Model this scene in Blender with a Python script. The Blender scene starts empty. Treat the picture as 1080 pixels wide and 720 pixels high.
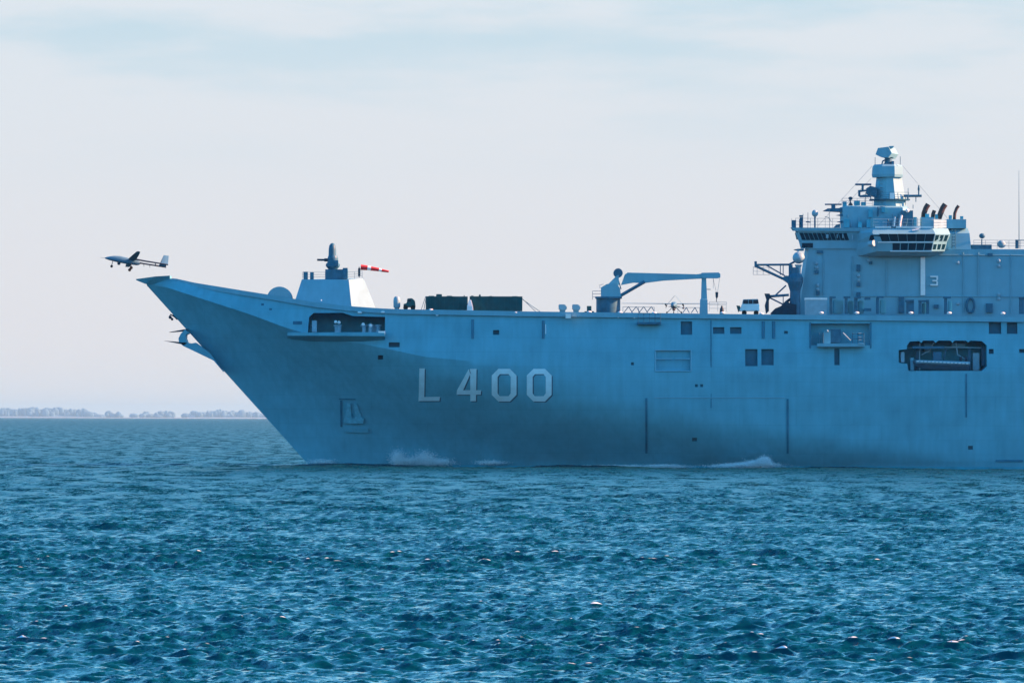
import bpy, bmesh, math, random
import numpy as np
from mathutils import Vector, Matrix, noise as mnoise

random.seed(7)
RNG = np.random.default_rng(7)
C = bpy.context.scene.collection
R = math.radians
SC = bpy.context.scene

# ------------------------------------------------------------------ camera
DIST, FPX, CAMH, ROLL = 800.0, 6400.0, 6.4, 0.0035
HORZ = 441.5                                    # horizon row in the 1080x720 photograph
cam = bpy.data.cameras.new('camera')
cam.sensor_width = 36.0
cam.lens = FPX / 1080 * 36.0
cam.shift_y = (HORZ - 360.0) / 1080.0
cam.clip_start = 1.0
cam.clip_end = 250000.0
cam_ob = bpy.data.objects.new('camera', cam)
C.objects.link(cam_ob)
cam_ob.matrix_world = Matrix.Translation((0, -DIST, CAMH)) @ Matrix.Rotation(R(90), 4, 'X') @ Matrix.Rotation(ROLL, 4, 'Z')
SC.camera = cam_ob

# ------------------------------------------------------------------ sky and sun
SUN_EL, SUN_AZ = 27.0, 4.0                     # azimuth measured from +X towards +Y
EXPO = 2.0
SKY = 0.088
world = bpy.data.worlds.new('World')
SC.world = world
world.use_nodes = True
nt = world.node_tree
nt.nodes.clear()
wo = nt.nodes.new('ShaderNodeOutputWorld')
bg = nt.nodes.new('ShaderNodeBackground')
sky = nt.nodes.new('ShaderNodeTexSky')
sky.sky_type = 'NISHITA'
sky.sun_disc = False
sky.sun_elevation = R(SUN_EL)
sky.sun_rotation = R(90 - SUN_AZ)
sky.air_density = 1.0
sky.dust_density = 0.2
sky.ozone_density = 4.0
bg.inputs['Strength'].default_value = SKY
tc = nt.nodes.new('ShaderNodeTexCoord')
sep = nt.nodes.new('ShaderNodeSeparateXYZ')
nt.links.new(tc.outputs['Generated'], sep.inputs[0])
# low cloud deck that pales the sky towards the horizon
mr = nt.nodes.new('ShaderNodeMapRange')
mr.interpolation_type = 'SMOOTHSTEP'
mr.inputs['From Min'].default_value = 0.065
mr.inputs['From Max'].default_value = 0.12
mr.inputs['To Min'].default_value = 1.0
mr.inputs['To Max'].default_value = 0.0
nt.links.new(sep.outputs['Z'], mr.inputs['Value'])
mp = nt.nodes.new('ShaderNodeMapping')
mp.inputs['Scale'].default_value = (16, 16, 90)
nt.links.new(tc.outputs['Generated'], mp.inputs['Vector'])
nz = nt.nodes.new('ShaderNodeTexNoise')
nz.inputs['Scale'].default_value = 1.0
nz.inputs['Detail'].default_value = 5.0
nz.inputs['Roughness'].default_value = 0.55
nt.links.new(mp.outputs[0], nz.inputs['Vector'])
ele = nt.nodes.new('ShaderNodeMapRange')         # clouds break up higher above the sea
ele.interpolation_type = 'SMOOTHSTEP'
ele.inputs['From Min'].default_value = 0.035
ele.inputs['From Max'].default_value = 0.075
nt.links.new(sep.outputs['Z'], ele.inputs['Value'])
cr = nt.nodes.new('ShaderNodeMapRange')
cr.interpolation_type = 'SMOOTHSTEP'
cr.inputs['From Min'].default_value = 0.42
cr.inputs['From Max'].default_value = 0.66
nt.links.new(nz.outputs['Fac'], cr.inputs['Value'])
gap = nt.nodes.new('ShaderNodeMath'); gap.operation = 'MULTIPLY'
nt.links.new(cr.outputs[0], gap.inputs[0]); nt.links.new(ele.outputs[0], gap.inputs[1])
K = 1.0 / (SKY * 2 ** EXPO)
def colour_k(c):
    return (c[0] * K, c[1] * K, c[2] * K, 1)
cm0 = nt.nodes.new('ShaderNodeMix'); cm0.data_type = 'RGBA'   # warm-grey low veil to cooler cloud above
el2 = nt.nodes.new('ShaderNodeMapRange')
el2.interpolation_type = 'SMOOTHSTEP'
el2.inputs['From Min'].default_value = 0.0
el2.inputs['From Max'].default_value = 0.075
nt.links.new(sep.outputs['Z'], el2.inputs['Value'])
nt.links.new(el2.outputs[0], cm0.inputs['Factor'])
cm0.inputs['A'].default_value = colour_k((0.785, 0.77, 0.80))
cm0.inputs['B'].default_value = colour_k((0.735, 0.80, 0.86))
cm = nt.nodes.new('ShaderNodeMix'); cm.data_type = 'RGBA'
nt.links.new(gap.outputs[0], cm.inputs['Factor'])
nt.links.new(cm0.outputs['Result'], cm.inputs['A'])
cm.inputs['B'].default_value = colour_k((0.55, 0.72, 0.82))
mx = nt.nodes.new('ShaderNodeMix'); mx.data_type = 'RGBA'
nt.links.new(mr.outputs[0], mx.inputs['Factor'])
hs = nt.nodes.new('ShaderNodeHueSaturation')      # upper sky pushed bluer and tealer to tint the shaded surfaces
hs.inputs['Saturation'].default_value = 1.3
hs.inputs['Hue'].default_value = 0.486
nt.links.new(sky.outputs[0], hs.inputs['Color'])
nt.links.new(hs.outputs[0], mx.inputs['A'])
nt.links.new(cm.outputs['Result'], mx.inputs['B'])
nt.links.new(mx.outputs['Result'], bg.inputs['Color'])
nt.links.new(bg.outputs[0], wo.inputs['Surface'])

sun = bpy.data.lights.new('sun', 'SUN')
sun.energy = 4.3
sun.angle = R(0.5)
sun.color = (1.0, 0.44, 0.22)
sun_ob = bpy.data.objects.new('sun', sun)
C.objects.link(sun_ob)
sd = Vector((math.cos(R(SUN_EL)) * math.cos(R(SUN_AZ)), math.cos(R(SUN_EL)) * math.sin(R(SUN_AZ)), math.sin(R(SUN_EL))))
sun_ob.rotation_euler = sd.to_track_quat('Z', 'Y').to_euler()

SC.view_settings.view_transform = 'Standard'
SC.view_settings.look = 'None'
SC.view_settings.exposure = EXPO
SC.view_settings.gamma = 1.0
SC.view_settings.use_curve_mapping = False
SC.render.engine = 'CYCLES'
SC.cycles.max_bounces = 6
SC.cycles.volume_bounces = 1
SC.cycles.use_denoising = True

# ------------------------------------------------------------------ helpers
def P(x, y, Y):
    """point at depth Y that stands at photo position x, y"""
    xc, yc, k = x - 540.0, y - HORZ, (DIST + Y) / FPX
    return Vector(((xc + ROLL * yc) * k, Y, CAMH - (yc - ROLL * xc) * k))

def tag(o, label=None, cat=None, group=None, kind=None):
    if label: o['label'] = label
    if cat: o['category'] = cat
    if group: o['group'] = group
    if kind: o['kind'] = kind
    return o

def empty(name, loc=(0, 0, 0), parent=None):
    o = bpy.data.objects.new(name, None)
    o.empty_display_size = 0.5
    C.objects.link(o)
    o.location = loc
    if parent: o.parent = parent
    return o

def copy_tree(o, parent=None):
    c = o.copy()
    C.objects.link(c)
    c.parent = parent
    for ch in list(o.children):
        copy_tree(ch, c)
    return c

class MB:
    def __init__(s):
        s.v, s.f, s.cutv = [], [], []
    def add(s, vs, fs):
        n = len(s.v)
        s.cutv.append((n, len(s.f)))
        s.v += [tuple(p) for p in vs]
        s.f += [tuple(i + n for i in f) for f in fs]
        return s
    def loft(s, rings, cap=True):
        n = len(rings[0])
        vs = [p for r in rings for p in r]
        fs = []
        for i in range(len(rings) - 1):
            for j in range(n):
                a, b = i * n + j, i * n + (j + 1) % n
                fs.append((a, b, b + n, a + n))
        if cap:
            fs.append(tuple(range(n))[::-1])
            fs.append(tuple((len(rings) - 1) * n + j for j in range(n)))
        return s.add(vs, fs)
    def box(s, x0, x1, y0, y1, z0, z1):
        return s.loft([[(x0, y0, z0), (x1, y0, z0), (x1, y1, z0), (x0, y1, z0)],
                       [(x0, y0, z1), (x1, y0, z1), (x1, y1, z1), (x0, y1, z1)]])
    def prism(s, poly, Y0, Y1):
        """outline in photo positions at depth Y0, real thickness to Y1"""
        a = [P(x, y, Y0) for x, y in poly]
        b = [Vector((p.x, Y1, p.z)) for p in a]
        return s.loft([a, b])
    def pbox(s, x0, y0, x1, y1, Y0, Y1):
        return s.prism([(x0, y1), (x1, y1), (x1, y0), (x0, y0)], Y0, Y1)
    def tube(s, pts, r, n=8, r2=None):
        pts = [Vector(p) for p in pts]
        rings = []
        m = len(pts)
        for i, p in enumerate(pts):
            d = (pts[min(i + 1, m - 1)] - pts[max(i - 1, 0)]).normalized()
            u = d.cross(Vector((0, 1, 0)) if abs(d.y) < 0.9 else Vector((1, 0, 0))).normalized()
            w = d.cross(u)
            rr = r if r2 is None else r + (r2 - r) * i / (m - 1)
            rings.append([p + (u * math.cos(2 * math.pi * k / n) + w * math.sin(2 * math.pi * k / n)) * rr for k in range(n)])
        return s.loft(rings)
    def bar(s, a, b, r, n=6):
        return s.tube([a, b], r, n)
    def pbar(s, x0, y0, x1, y1, Y, r, Y1=None):
        return s.tube([P(x0, y0, Y), P(x1, y1, Y if Y1 is None else Y1)], r, 6)
    def lathe(s, c, prof, n=20):
        c = Vector(c)
        return s.loft([[c + Vector((r * math.cos(2 * math.pi * k / n), r * math.sin(2 * math.pi * k / n), z)) for k in range(n)] for r, z in prof])
    def sphere(s, c, r, sx=1, sy=1, sz=1, n=16, m=10):
        c = Vector(c)
        rings = []
        for i in range(m + 1):
            t = -math.pi / 2 + math.pi * i / m
            rr = max(math.cos(t), 0.01)
            rings.append([c + Vector((r * sx * rr * math.cos(2 * math.pi * k / n), r * sy * rr * math.sin(2 * math.pi * k / n), r * sz * math.sin(t))) for k in range(n)])
        return s.loft(rings)
    def panes(s, a, b, c, d, n, rows=1, mu=0.12, mv=0.12, out=0.03, t=0.05):
        """n x rows thin panes on the quad a-b (bottom) d-c (top), proud of it along its outward normal"""
        a, b, c, d = map(Vector, (a, b, c, d))
        nrm = (b - a).cross(d - a).normalized()
        for i in range(n):
            for j in range(rows):
                u0, u1 = (i + mu) / n, (i + 1 - mu) / n
                v0, v1 = (j + mv) / rows, (j + 1 - mv) / rows
                q = []
                for u, v in ((u0, v0), (u1, v0), (u1, v1), (u0, v1)):
                    q.append((a * (1 - u) + b * u) * (1 - v) + (d * (1 - u) + c * u) * v)
                s.loft([[p - nrm * t for p in q], [p + nrm * out for p in q]])
        return s
    def rail(s, pts, hgt=1.05, step=1.5, r=0.022, bars=3):
        for i in range(len(pts) - 1):
            a, b = Vector(pts[i]), Vector(pts[i + 1])
            n = max(1, int((b - a).length / step))
            for k in range(n + 1):
                p = a.lerp(b, k / n)
                s.bar(p, p + Vector((0, 0, hgt)), r, 5)
            for k in range(1, bars + 1):
                up = Vector((0, 0, hgt * k / bars))
                s.bar(a + up, b + up, r, 5)
        return s
    def pieces(s):
        out = []
        ends = s.cutv[1:] + [(len(s.v), len(s.f))]
        for (v0, f0), (v1, f1) in zip(s.cutv, ends):
            m = MB(); m.add(s.v[v0:v1], [tuple(i - v0 for i in f) for f in s.f[f0:f1]]); out.append(m)
        return out
    def build(s, name, mat, parent=None, smooth=False, loc=None, bevel=0):
        me = bpy.data.meshes.new(name)
        me.from_pydata(s.v, [], s.f)
        bm = bmesh.new(); bm.from_mesh(me)
        bmesh.ops.recalc_face_normals(bm, faces=bm.faces)
        if bevel:
            bmesh.ops.bevel(bm, geom=[e for e in bm.edges if e.is_manifold and e.calc_face_angle(0) > 0.6], offset=bevel, segments=2, affect='EDGES', clamp_overlap=True)
        if loc is not None:
            bmesh.ops.translate(bm, verts=bm.verts, vec=-Vector(loc))
        bm.to_mesh(me); bm.free()
        me.materials.append(mat)
        if smooth:
            me.shade_smooth()
            try: me.set_sharp_from_angle(angle=R(40))
            except Exception: pass
        o = bpy.data.objects.new(name, me)
        C.objects.link(o)
        if loc is not None: o.location = loc
        if parent: o.parent = parent
        return o

def material(name, col, rough=0.55, metal=0.0, var=0.12, scale=0.6, streak=0.0, spec=0.4):
    m = bpy.data.materials.new(name)
    m.use_nodes = True
    t = m.node_tree
    b = t.nodes['Principled BSDF']
    b.inputs['Roughness'].default_value = rough
    b.inputs['Metallic'].default_value = metal
    b.inputs['Specular IOR Level'].default_value = spec
    geo = t.nodes.new('ShaderNodeTexCoord')
    mp = t.nodes.new('ShaderNodeMapping')
    t.links.new(geo.outputs['Object'], mp.inputs['Vector'])
    n = t.nodes.new('ShaderNodeTexNoise')
    n.inputs['Scale'].default_value = scale
    n.inputs['Detail'].default_value = 6
    t.links.new(mp.outputs[0], n.inputs['Vector'])
    ramp = t.nodes.new('ShaderNodeMapRange')
    ramp.inputs['From Min'].default_value = 0.3
    ramp.inputs['From Max'].default_value = 0.7
    ramp.inputs['To Min'].default_value = 1 - var
    ramp.inputs['To Max'].default_value = 1 + var
    t.links.new(n.outputs['Fac'], ramp.inputs['Value'])
    last = ramp.outputs[0]
    if streak:
        mp2 = t.nodes.new('ShaderNodeMapping')
        mp2.inputs['Scale'].default_value = (1.3, 1.3, 0.09)
        t.links.new(geo.outputs['Object'], mp2.inputs['Vector'])
        n2 = t.nodes.new('ShaderNodeTexNoise')
        n2.inputs['Scale'].default_value = 1.0
        n2.inputs['Detail'].default_value = 5
        t.links.new(mp2.outputs[0], n2.inputs['Vector'])
        r2 = t.nodes.new('ShaderNodeMapRange')
        r2.inputs['From Min'].default_value = 0.35
        r2.inputs['From Max'].default_value = 0.7
        r2.inputs['To Min'].default_value = 1 + streak * 0.4
        r2.inputs['To Max'].default_value = 1 - streak
        t.links.new(n2.outputs['Fac'], r2.inputs['Value'])
        mu = t.nodes.new('ShaderNodeMath'); mu.operation = 'MULTIPLY'
        t.links.new(last, mu.inputs[0]); t.links.new(r2.outputs[0], mu.inputs[1])
        last = mu.outputs[0]
    mix = t.nodes.new('ShaderNodeMix'); mix.data_type = 'RGBA'; mix.blend_type = 'MULTIPLY'
    mix.inputs['Factor'].default_value = 1.0
    mix.inputs['A'].default_value = (*col, 1)
    comb = t.nodes.new('ShaderNodeCombineColor')
    for k in range(3): t.links.new(last, comb.inputs[k])
    t.links.new(comb.outputs[0], mix.inputs['B'])
    t.links.new(mix.outputs['Result'], b.inputs['Base Color'])
    return m

PAINT = (0.115, 0.39, 0.50)
M = {
    'hull': material('hull paint', PAINT, 0.6, var=0.09, scale=0.3, streak=0.08, spec=0.25),
    'house': material('superstructure paint', (0.165, 0.39, 0.49), 0.55, var=0.06, scale=0.5, streak=0.05, spec=0.25),
    'gear': material('darker deck gear paint', (0.02, 0.13, 0.21), 0.55, var=0.2, scale=1.5),
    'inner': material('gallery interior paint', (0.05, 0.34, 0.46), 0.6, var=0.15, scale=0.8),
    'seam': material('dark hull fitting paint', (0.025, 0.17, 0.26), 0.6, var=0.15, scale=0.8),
    'dark': material('blackened steel', (0.003, 0.035, 0.065), 0.6, var=0.3, scale=1.5),
    'glass': material('bridge glass', (0.004, 0.035, 0.06), 0.12, var=0.05, spec=0.2),
    'white': material('white paint', (0.80, 0.80, 0.80), 0.45, var=0.06, scale=2),
    'number': material('pale hull number paint', (0.58, 0.78, 0.84), 0.6, var=0.08, scale=0.8, streak=0.06),
    'shadow': material('hull number shadow paint', (0.06, 0.12, 0.18), 0.6, var=0.05),
    'deck': material('flight deck coating', (0.018, 0.05, 0.075), 0.85, var=0.2, scale=0.8),
    'green': material('dark green canvas', (0.003, 0.075, 0.09), 0.75, var=0.25, scale=1.2),
    'olive': material('green vehicle paint', (0.006, 0.085, 0.095), 0.5, var=0.2, scale=1.2),
    'grey': material('light grey paint', (0.22, 0.38, 0.46), 0.5, var=0.1, scale=1.5),
    'soot': material('sooted exhaust steel', (0.065, 0.04, 0.045), 0.6, var=0.3, scale=3),
    'red': material('red windsock cloth', (0.60, 0.03, 0.04), 0.8, var=0.1, scale=3),
    'tyre': material('black rubber', (0.012, 0.012, 0.013), 0.8),
    'drone': material('drone grey white paint', (0.07, 0.20, 0.30), 0.5, var=0.05, scale=2),
    'drone_dark': material('drone dark grey paint', (0.03, 0.05, 0.08), 0.5, var=0.1, scale=2),
    'boat': material('boat rubber tube', (0.10, 0.17, 0.22), 0.5, var=0.15, scale=2),
    'rust': material('weathered anchor steel', (0.13, 0.44, 0.56), 0.7, var=0.15, scale=2),
}

def plating(m, w, h, amt):
    t = m.node_tree
    b = t.nodes['Principled BSDF']
    src = b.inputs['Base Color'].links[0].from_socket
    co = t.nodes.new('ShaderNodeTexCoord')
    sx = t.nodes.new('ShaderNodeSeparateXYZ'); cx = t.nodes.new('ShaderNodeCombineXYZ')
    t.links.new(co.outputs['Object'], sx.inputs[0])
    t.links.new(sx.outputs['X'], cx.inputs['X']); t.links.new(sx.outputs['Z'], cx.inputs['Y'])
    br = t.nodes.new('ShaderNodeTexBrick')
    br.inputs['Scale'].default_value = 1.0
    br.inputs['Brick Width'].default_value = w; br.inputs['Row Height'].default_value = h
    br.inputs['Mortar Size'].default_value = 0.05; br.inputs['Mortar Smooth'].default_value = 0.6
    br.inputs['Color1'].default_value = (1, 1, 1, 1); br.inputs['Color2'].default_value = (1 - amt * .5,) * 3 + (1,)
    br.inputs['Mortar'].default_value = (1 - amt,) * 3 + (1,)
    t.links.new(cx.outputs[0], br.inputs['Vector'])
    mx_ = t.nodes.new('ShaderNodeMix'); mx_.data_type = 'RGBA'; mx_.blend_type = 'MULTIPLY'; mx_.inputs['Factor'].default_value = 1
    t.links.new(src, mx_.inputs['A']); t.links.new(br.outputs['Color'], mx_.inputs['B'])
    t.links.new(mx_.outputs['Result'], b.inputs['Base Color'])
plating(M['hull'], 7.5, 1.9, 0.10)
plating(M['house'], 4.0, 2.6, 0.06)

# ------------------------------------------------------------------ sea
def build_sea():
    # polar sheet round the camera, fine inside the picture's wedge
    rs = [0.5, 6, 15, 30, 50, 75]
    r = 115.0
    while r < 86000:
        rs.append(r)
        r += 0.00085 * r * (1 + r / 2500.0)
    rs = np.array(rs)
    half = 0.112
    fine = np.linspace(-half, half, 1000)
    coarse = np.linspace(half, 2 * math.pi - half, 130)[1:-1]
    th = np.concatenate([fine, coarse])
    nr, na = len(rs), len(th)
    RR, TT = np.meshgrid(rs.astype(np.float32), th.astype(np.float32), indexing='ij')
    X = RR * np.sin(TT)
    Y = RR * np.cos(TT) - DIST
    Z = np.zeros_like(X); DX = np.zeros_like(X); DY = np.zeros_like(X); CR = np.zeros_like(X); UN = np.zeros_like(X); UT = 0.0
    dr = np.gradient(rs)[:, None].astype(np.float32)
    da = np.gradient(th)[None, :].astype(np.float32)
    cell = np.maximum(dr, np.abs(RR * da) * 0.8)
    # wind sea running from the right and slightly towards the camera
    lam = np.concatenate([np.geomspace(0.42, 1.2, 30), np.geomspace(1.2, 3.0, 26), np.geomspace(3.0, 16.0, 24)])
    for L in lam:
        k = 2 * math.pi / L
        a = 0.0062 * L * RNG.uniform(0.5, 1.35) * (2.1 if L < 1.2 else 1.0 if L < 2.5 else 0.72 * (2.5 / L) ** 0.45)
        ang = R(250) + RNG.normal(0, 0.62)
        cx, cy = math.cos(ang), math.sin(ang)
        ph = RNG.uniform(0, 2 * math.pi)
        w = np.clip((L / cell - 1.3) / 1.5, 0, 1)
        arg = k * (cx * X + cy * Y) + ph
        s_, c_ = np.sin(arg) * w, np.cos(arg) * w
        Z += a * s_
        DX -= 0.8 * a * cx * c_ * -1.0
        DY -= 0.8 * a * cy * c_ * -1.0
        CR += a * k * s_
        UN += (a * k) ** 2 * (1 - w * w); UT += (a * k) ** 2
    # gustiness: rougher and smoother lanes
    gust = np.zeros_like(X)
    for L, wgt in ((37, .5), (71, .7), (133, .9)):
        for _ in range(3):
            ang = R(RNG.uniform(0, 360)); k = 2 * math.pi / L
            gust += wgt * np.sin(k * (math.cos(ang) * X * 0.5 + math.sin(ang) * Y) + RNG.uniform(0, 6.28))
    g = np.clip(1.0 + 0.13 * gust, 0.55, 1.5)
    Z *= g; X = X + DX * g * 1.0; Y = Y + DY * g * 1.0; CR = CR * g
    # the ship's own waves along the hull
    hx = (X + 27.0)
    d = np.maximum(0.0, -Y)
    along = np.exp(-np.abs(Y - 6) / 12.0)
    Z += along * np.where(hx > -3, 0.42 * np.sin(hx * 2 * math.pi / 33.0 + 0.6) * np.exp(-np.maximum(hx, 0) / 90.0), 0)
    CR = CR / CR[:len(rs) // 4].std()
    co = np.stack([X, Y, Z], axis=-1).reshape(-1, 3).astype(np.float32)
    idx = np.arange(nr * na).reshape(nr, na)
    a_ = idx[:-1, :]; b_ = idx[1:, :]
    a2 = np.roll(a_, -1, axis=1); b2 = np.roll(b_, -1, axis=1)
    q = np.stack([a_, a2, b2, b_], axis=-1).reshape(-1, 4)
    me = bpy.data.meshes.new('sea')
    me.vertices.add(len(co)); me.vertices.foreach_set('co', co.ravel())
    me.loops.add(q.size); me.loops.foreach_set('vertex_index', q.ravel().astype(np.int32))
    me.polygons.add(len(q))
    me.polygons.foreach_set('loop_start', np.arange(0, q.size, 4, dtype=np.int32))
    me.polygons.foreach_set('use_smooth', np.ones(len(q), dtype=bool))
    me.update(calc_edges=True)
    at = me.attributes.new('crest', 'FLOAT', 'POINT')
    at.data.foreach_set('value', CR.reshape(-1).astype(np.float32))
    at = me.attributes.new('unresolved', 'FLOAT', 'POINT')
    at.data.foreach_set('value', np.clip(UN / UT, 0, 1).reshape(-1).astype(np.float32))
    o = bpy.data.objects.new('sea', me)
    C.objects.link(o)
    tag(o, 'choppy deep blue sea with scattered small whitecaps', 'sea', kind='structure')
    m = bpy.data.materials.new('sea water'); m.use_nodes = True
    t = m.node_tree; b = t.nodes['Principled BSDF']
    b.inputs['Base Color'].default_value = (0.0003, 0.045, 0.066, 1)
    b.inputs['Roughness'].default_value = 0.10
    b.inputs['IOR'].default_value = 1.333
    b.inputs['Specular IOR Level'].default_value = 0.42
    geo = t.nodes.new('ShaderNodeTexCoord')
    # chop too fine for the mesh at a distance is carried by the roughness
    ur = t.nodes.new('ShaderNodeAttribute'); ur.attribute_name = 'unresolved'
    rg = t.nodes.new('ShaderNodeMapRange'); rg.inputs['To Min'].default_value = 0.12; rg.inputs['To Max'].default_value = 0.36
    t.links.new(ur.outputs['Fac'], rg.inputs['Value']); t.links.new(rg.outputs[0], b.inputs['Roughness'])
    gn = t.nodes.new('ShaderNodeNewGeometry')
    # cat's paws: rougher and smoother patches of wind chop
    mpp = t.nodes.new('ShaderNodeMapping'); mpp.inputs['Scale'].default_value = (0.16, 0.03, 1)
    t.links.new(geo.outputs['Object'], mpp.inputs['Vector'])
    n3 = t.nodes.new('ShaderNodeTexNoise'); n3.inputs['Scale'].default_value = 1.0; n3.inputs['Detail'].default_value = 4
    t.links.new(mpp.outputs[0], n3.inputs['Vector'])
    patch = t.nodes.new('ShaderNodeMapRange'); patch.inputs['From Min'].default_value = 0.35; patch.inputs['From Max'].default_value = 0.65
    patch.inputs['To Min'].default_value = 0.45; patch.inputs['To Max'].default_value = 1.55
    t.links.new(n3.outputs['Fac'], patch.inputs['Value'])
    acc = gn.outputs['Normal']
    for sc_, st_ in ((2.8, 1.75), (10.0, 1.45)):
        n1 = t.nodes.new('ShaderNodeTexNoise'); n1.inputs['Scale'].default_value = sc_; n1.inputs['Detail'].default_value = 3; n1.inputs['Roughness'].default_value = 0.6
        t.links.new(geo.outputs['Object'], n1.inputs['Vector'])
        sb = t.nodes.new('ShaderNodeVectorMath'); sb.operation = 'SUBTRACT'
        t.links.new(n1.outputs['Color'], sb.inputs[0]); sb.inputs[1].default_value = (0.5, 0.5, 0.5)
        ml = t.nodes.new('ShaderNodeVectorMath'); ml.operation = 'MULTIPLY'
        t.links.new(sb.outputs[0], ml.inputs[0]); ml.inputs[1].default_value = (st_, st_, 0.0)
        a2_ = t.nodes.new('ShaderNodeVectorMath'); a2_.operation = 'ADD'
        up = t.nodes.new('ShaderNodeMath'); up.operation = 'MULTIPLY_ADD'
        t.links.new(ur.outputs['Fac'], up.inputs[0]); up.inputs[1].default_value = 1.35
        t.links.new(patch.outputs[0], up.inputs[2])
        sc2 = t.nodes.new('ShaderNodeVectorMath'); sc2.operation = 'SCALE'
        t.links.new(ml.outputs[0], sc2.inputs[0]); t.links.new(up.outputs[0], sc2.inputs['Scale'])
        t.links.new(acc, a2_.inputs[0]); t.links.new(sc2.outputs[0], a2_.inputs[1])
        acc = a2_.outputs[0]
    # slopes of the longer waves that the far mesh cannot hold
    mp4 = t.nodes.new('ShaderNodeMapping'); mp4.inputs['Scale'].default_value = (0.28, 0.05, 1); mp4.inputs['Location'].default_value = (31, 7, 0)
    t.links.new(geo.outputs['Object'], mp4.inputs['Vector'])
    n4 = t.nodes.new('ShaderNodeTexNoise'); n4.inputs['Scale'].default_value = 1.0; n4.inputs['Detail'].default_value = 3
    t.links.new(mp4.outputs[0], n4.inputs['Vector'])
    s4 = t.nodes.new('ShaderNodeMath'); s4.operation = 'SUBTRACT'; s4.inputs[1].default_value = 0.5
    t.links.new(n4.outputs['Fac'], s4.inputs[0])
    m4 = t.nodes.new('ShaderNodeMath'); m4.operation = 'MULTIPLY'
    t.links.new(s4.outputs[0], m4.inputs[0]); t.links.new(ur.outputs['Fac'], m4.inputs[1])
    m5 = t.nodes.new('ShaderNodeMath'); m5.operation = 'MULTIPLY'; m5.inputs[1].default_value = 5.0
    t.links.new(m4.outputs[0], m5.inputs[0])
    c4 = t.nodes.new('ShaderNodeCombineXYZ'); t.links.new(m5.outputs[0], c4.inputs['Y'])
    a4 = t.nodes.new('ShaderNodeVectorMath'); a4.operation = 'ADD'
    t.links.new(acc, a4.inputs[0]); t.links.new(c4.outputs[0], a4.inputs[1])
    acc = a4.outputs[0]
    nn = t.nodes.new('ShaderNodeVectorMath'); nn.operation = 'NORMALIZE'
    t.links.new(acc, nn.inputs[0])
    t.links.new(nn.outputs[0], b.inputs['Normal'])
    # whitecaps: only on the steepest crests, broken up by noise
    ca = t.nodes.new('ShaderNodeAttribute'); ca.attribute_name = 'crest'
    n2 = t.nodes.new('ShaderNodeTexNoise'); n2.inputs['Scale'].default_value = 0.35; n2.inputs['Detail'].default_value = 3
    t.links.new(geo.outputs['Object'], n2.inputs['Vector'])
    ad = t.nodes.new('ShaderNodeMath'); ad.operation = 'MULTIPLY_ADD'
    t.links.new(n2.outputs['Fac'], ad.inputs[0]); ad.inputs[1].default_value = 4.0
    t.links.new(ca.outputs['Fac'], ad.inputs[2])
    th_ = t.nodes.new('ShaderNodeMapRange'); th_.inputs['From Min'].default_value = 5.85; th_.inputs['From Max'].default_value = 6.25
    t.links.new(ad.outputs[0], th_.inputs['Value'])
    d2 = t.nodes.new('ShaderNodeBsdfDiffuse'); d2.inputs['Color'].default_value = (0.62, 0.80, 0.88, 1)
    ms = t.nodes.new('ShaderNodeMixShader')
    t.links.new(th_.outputs[0], ms.inputs[0])
    t.links.new(b.outputs[0], ms.inputs[1]); t.links.new(d2.outputs[0], ms.inputs[2])
    t.links.new(ms.outputs[0], t.nodes['Material Output'].inputs['Surface'])
    me.materials.append(m)
build_sea()

# ------------------------------------------------------------------ far shore
def build_shore():
    D0 = 75000.0
    k = (DIST + D0) / FPX
    def top(x):
        v = 0.0
        if x < 110: v = 12 + 3.0 * math.sin(x * .021 + .9) - max(0, x - 82) * 0.30
        elif x < 200: v = 0.5
        else: v = 10.5 + 2.0 * math.sin(x * .06)
        return max(v * 0.9, 0.5)
    m = material('hazy far land', (0.08, 0.20, 0.31), 0.9, var=0.2, scale=0.01)  # blue of the distance haze is mixed into the land and woods colour
    shimmer = material('pale beach sand', (0.62, 0.60, 0.56), 0.9, var=0.1, scale=0.01)
    xs = list(np.arange(-260, 1341, 6.0))
    mb = MB(); bb = MB()
    rings, br = [], []
    for x in xs:
        X = (x - 540) * k
        rings.append([(X, D0 + 120, 0.2), (X, D0 + 260, 4.5), (X, D0 + 700, 5 + top(x) * k * 0.6), (X, D0 + 1500, 0.2)])
        br.append([(X, D0, -0.5), (X, D0 + 125, 3.2), (X, D0 + 300, 3.0), (X, D0 + 320, -0.5)])
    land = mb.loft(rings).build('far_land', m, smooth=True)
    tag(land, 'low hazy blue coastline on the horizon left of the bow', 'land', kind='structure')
    mirage = bb.loft(br).build('mirage', shimmer, smooth=True)  # pale strip added to stand for the bright mirage line under the land
    tag(mirage, 'thin pale strip added for the mirage line below the far coastline', 'mirage', kind='structure')
    w = MB()
    for i in range(4200):
        x = random.uniform(-260, 1340)
        tp = top(x)
        if 108 < x < 202:
            if not (148 < x < 160 or 166 < x < 178 or random.random() < 0.10): continue
            tp = 9.5 if random.random() < .5 else 6
        hh = tp * k * random.uniform(0.5, 1.0) * (0.86 + 0.14 * math.sin(x * .35) * math.sin(x * .13))
        Y = D0 + random.uniform(330, 640)
        X = (x - 540) * k
        rr = random.uniform(9.0, 34.0)
        w.sphere((X, Y, hh * 0.45), 1, rr * random.uniform(.8, 2.2), rr, hh * 0.5, 10, 6)
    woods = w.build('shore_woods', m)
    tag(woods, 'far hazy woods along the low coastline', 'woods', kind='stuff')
build_shore()

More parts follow.
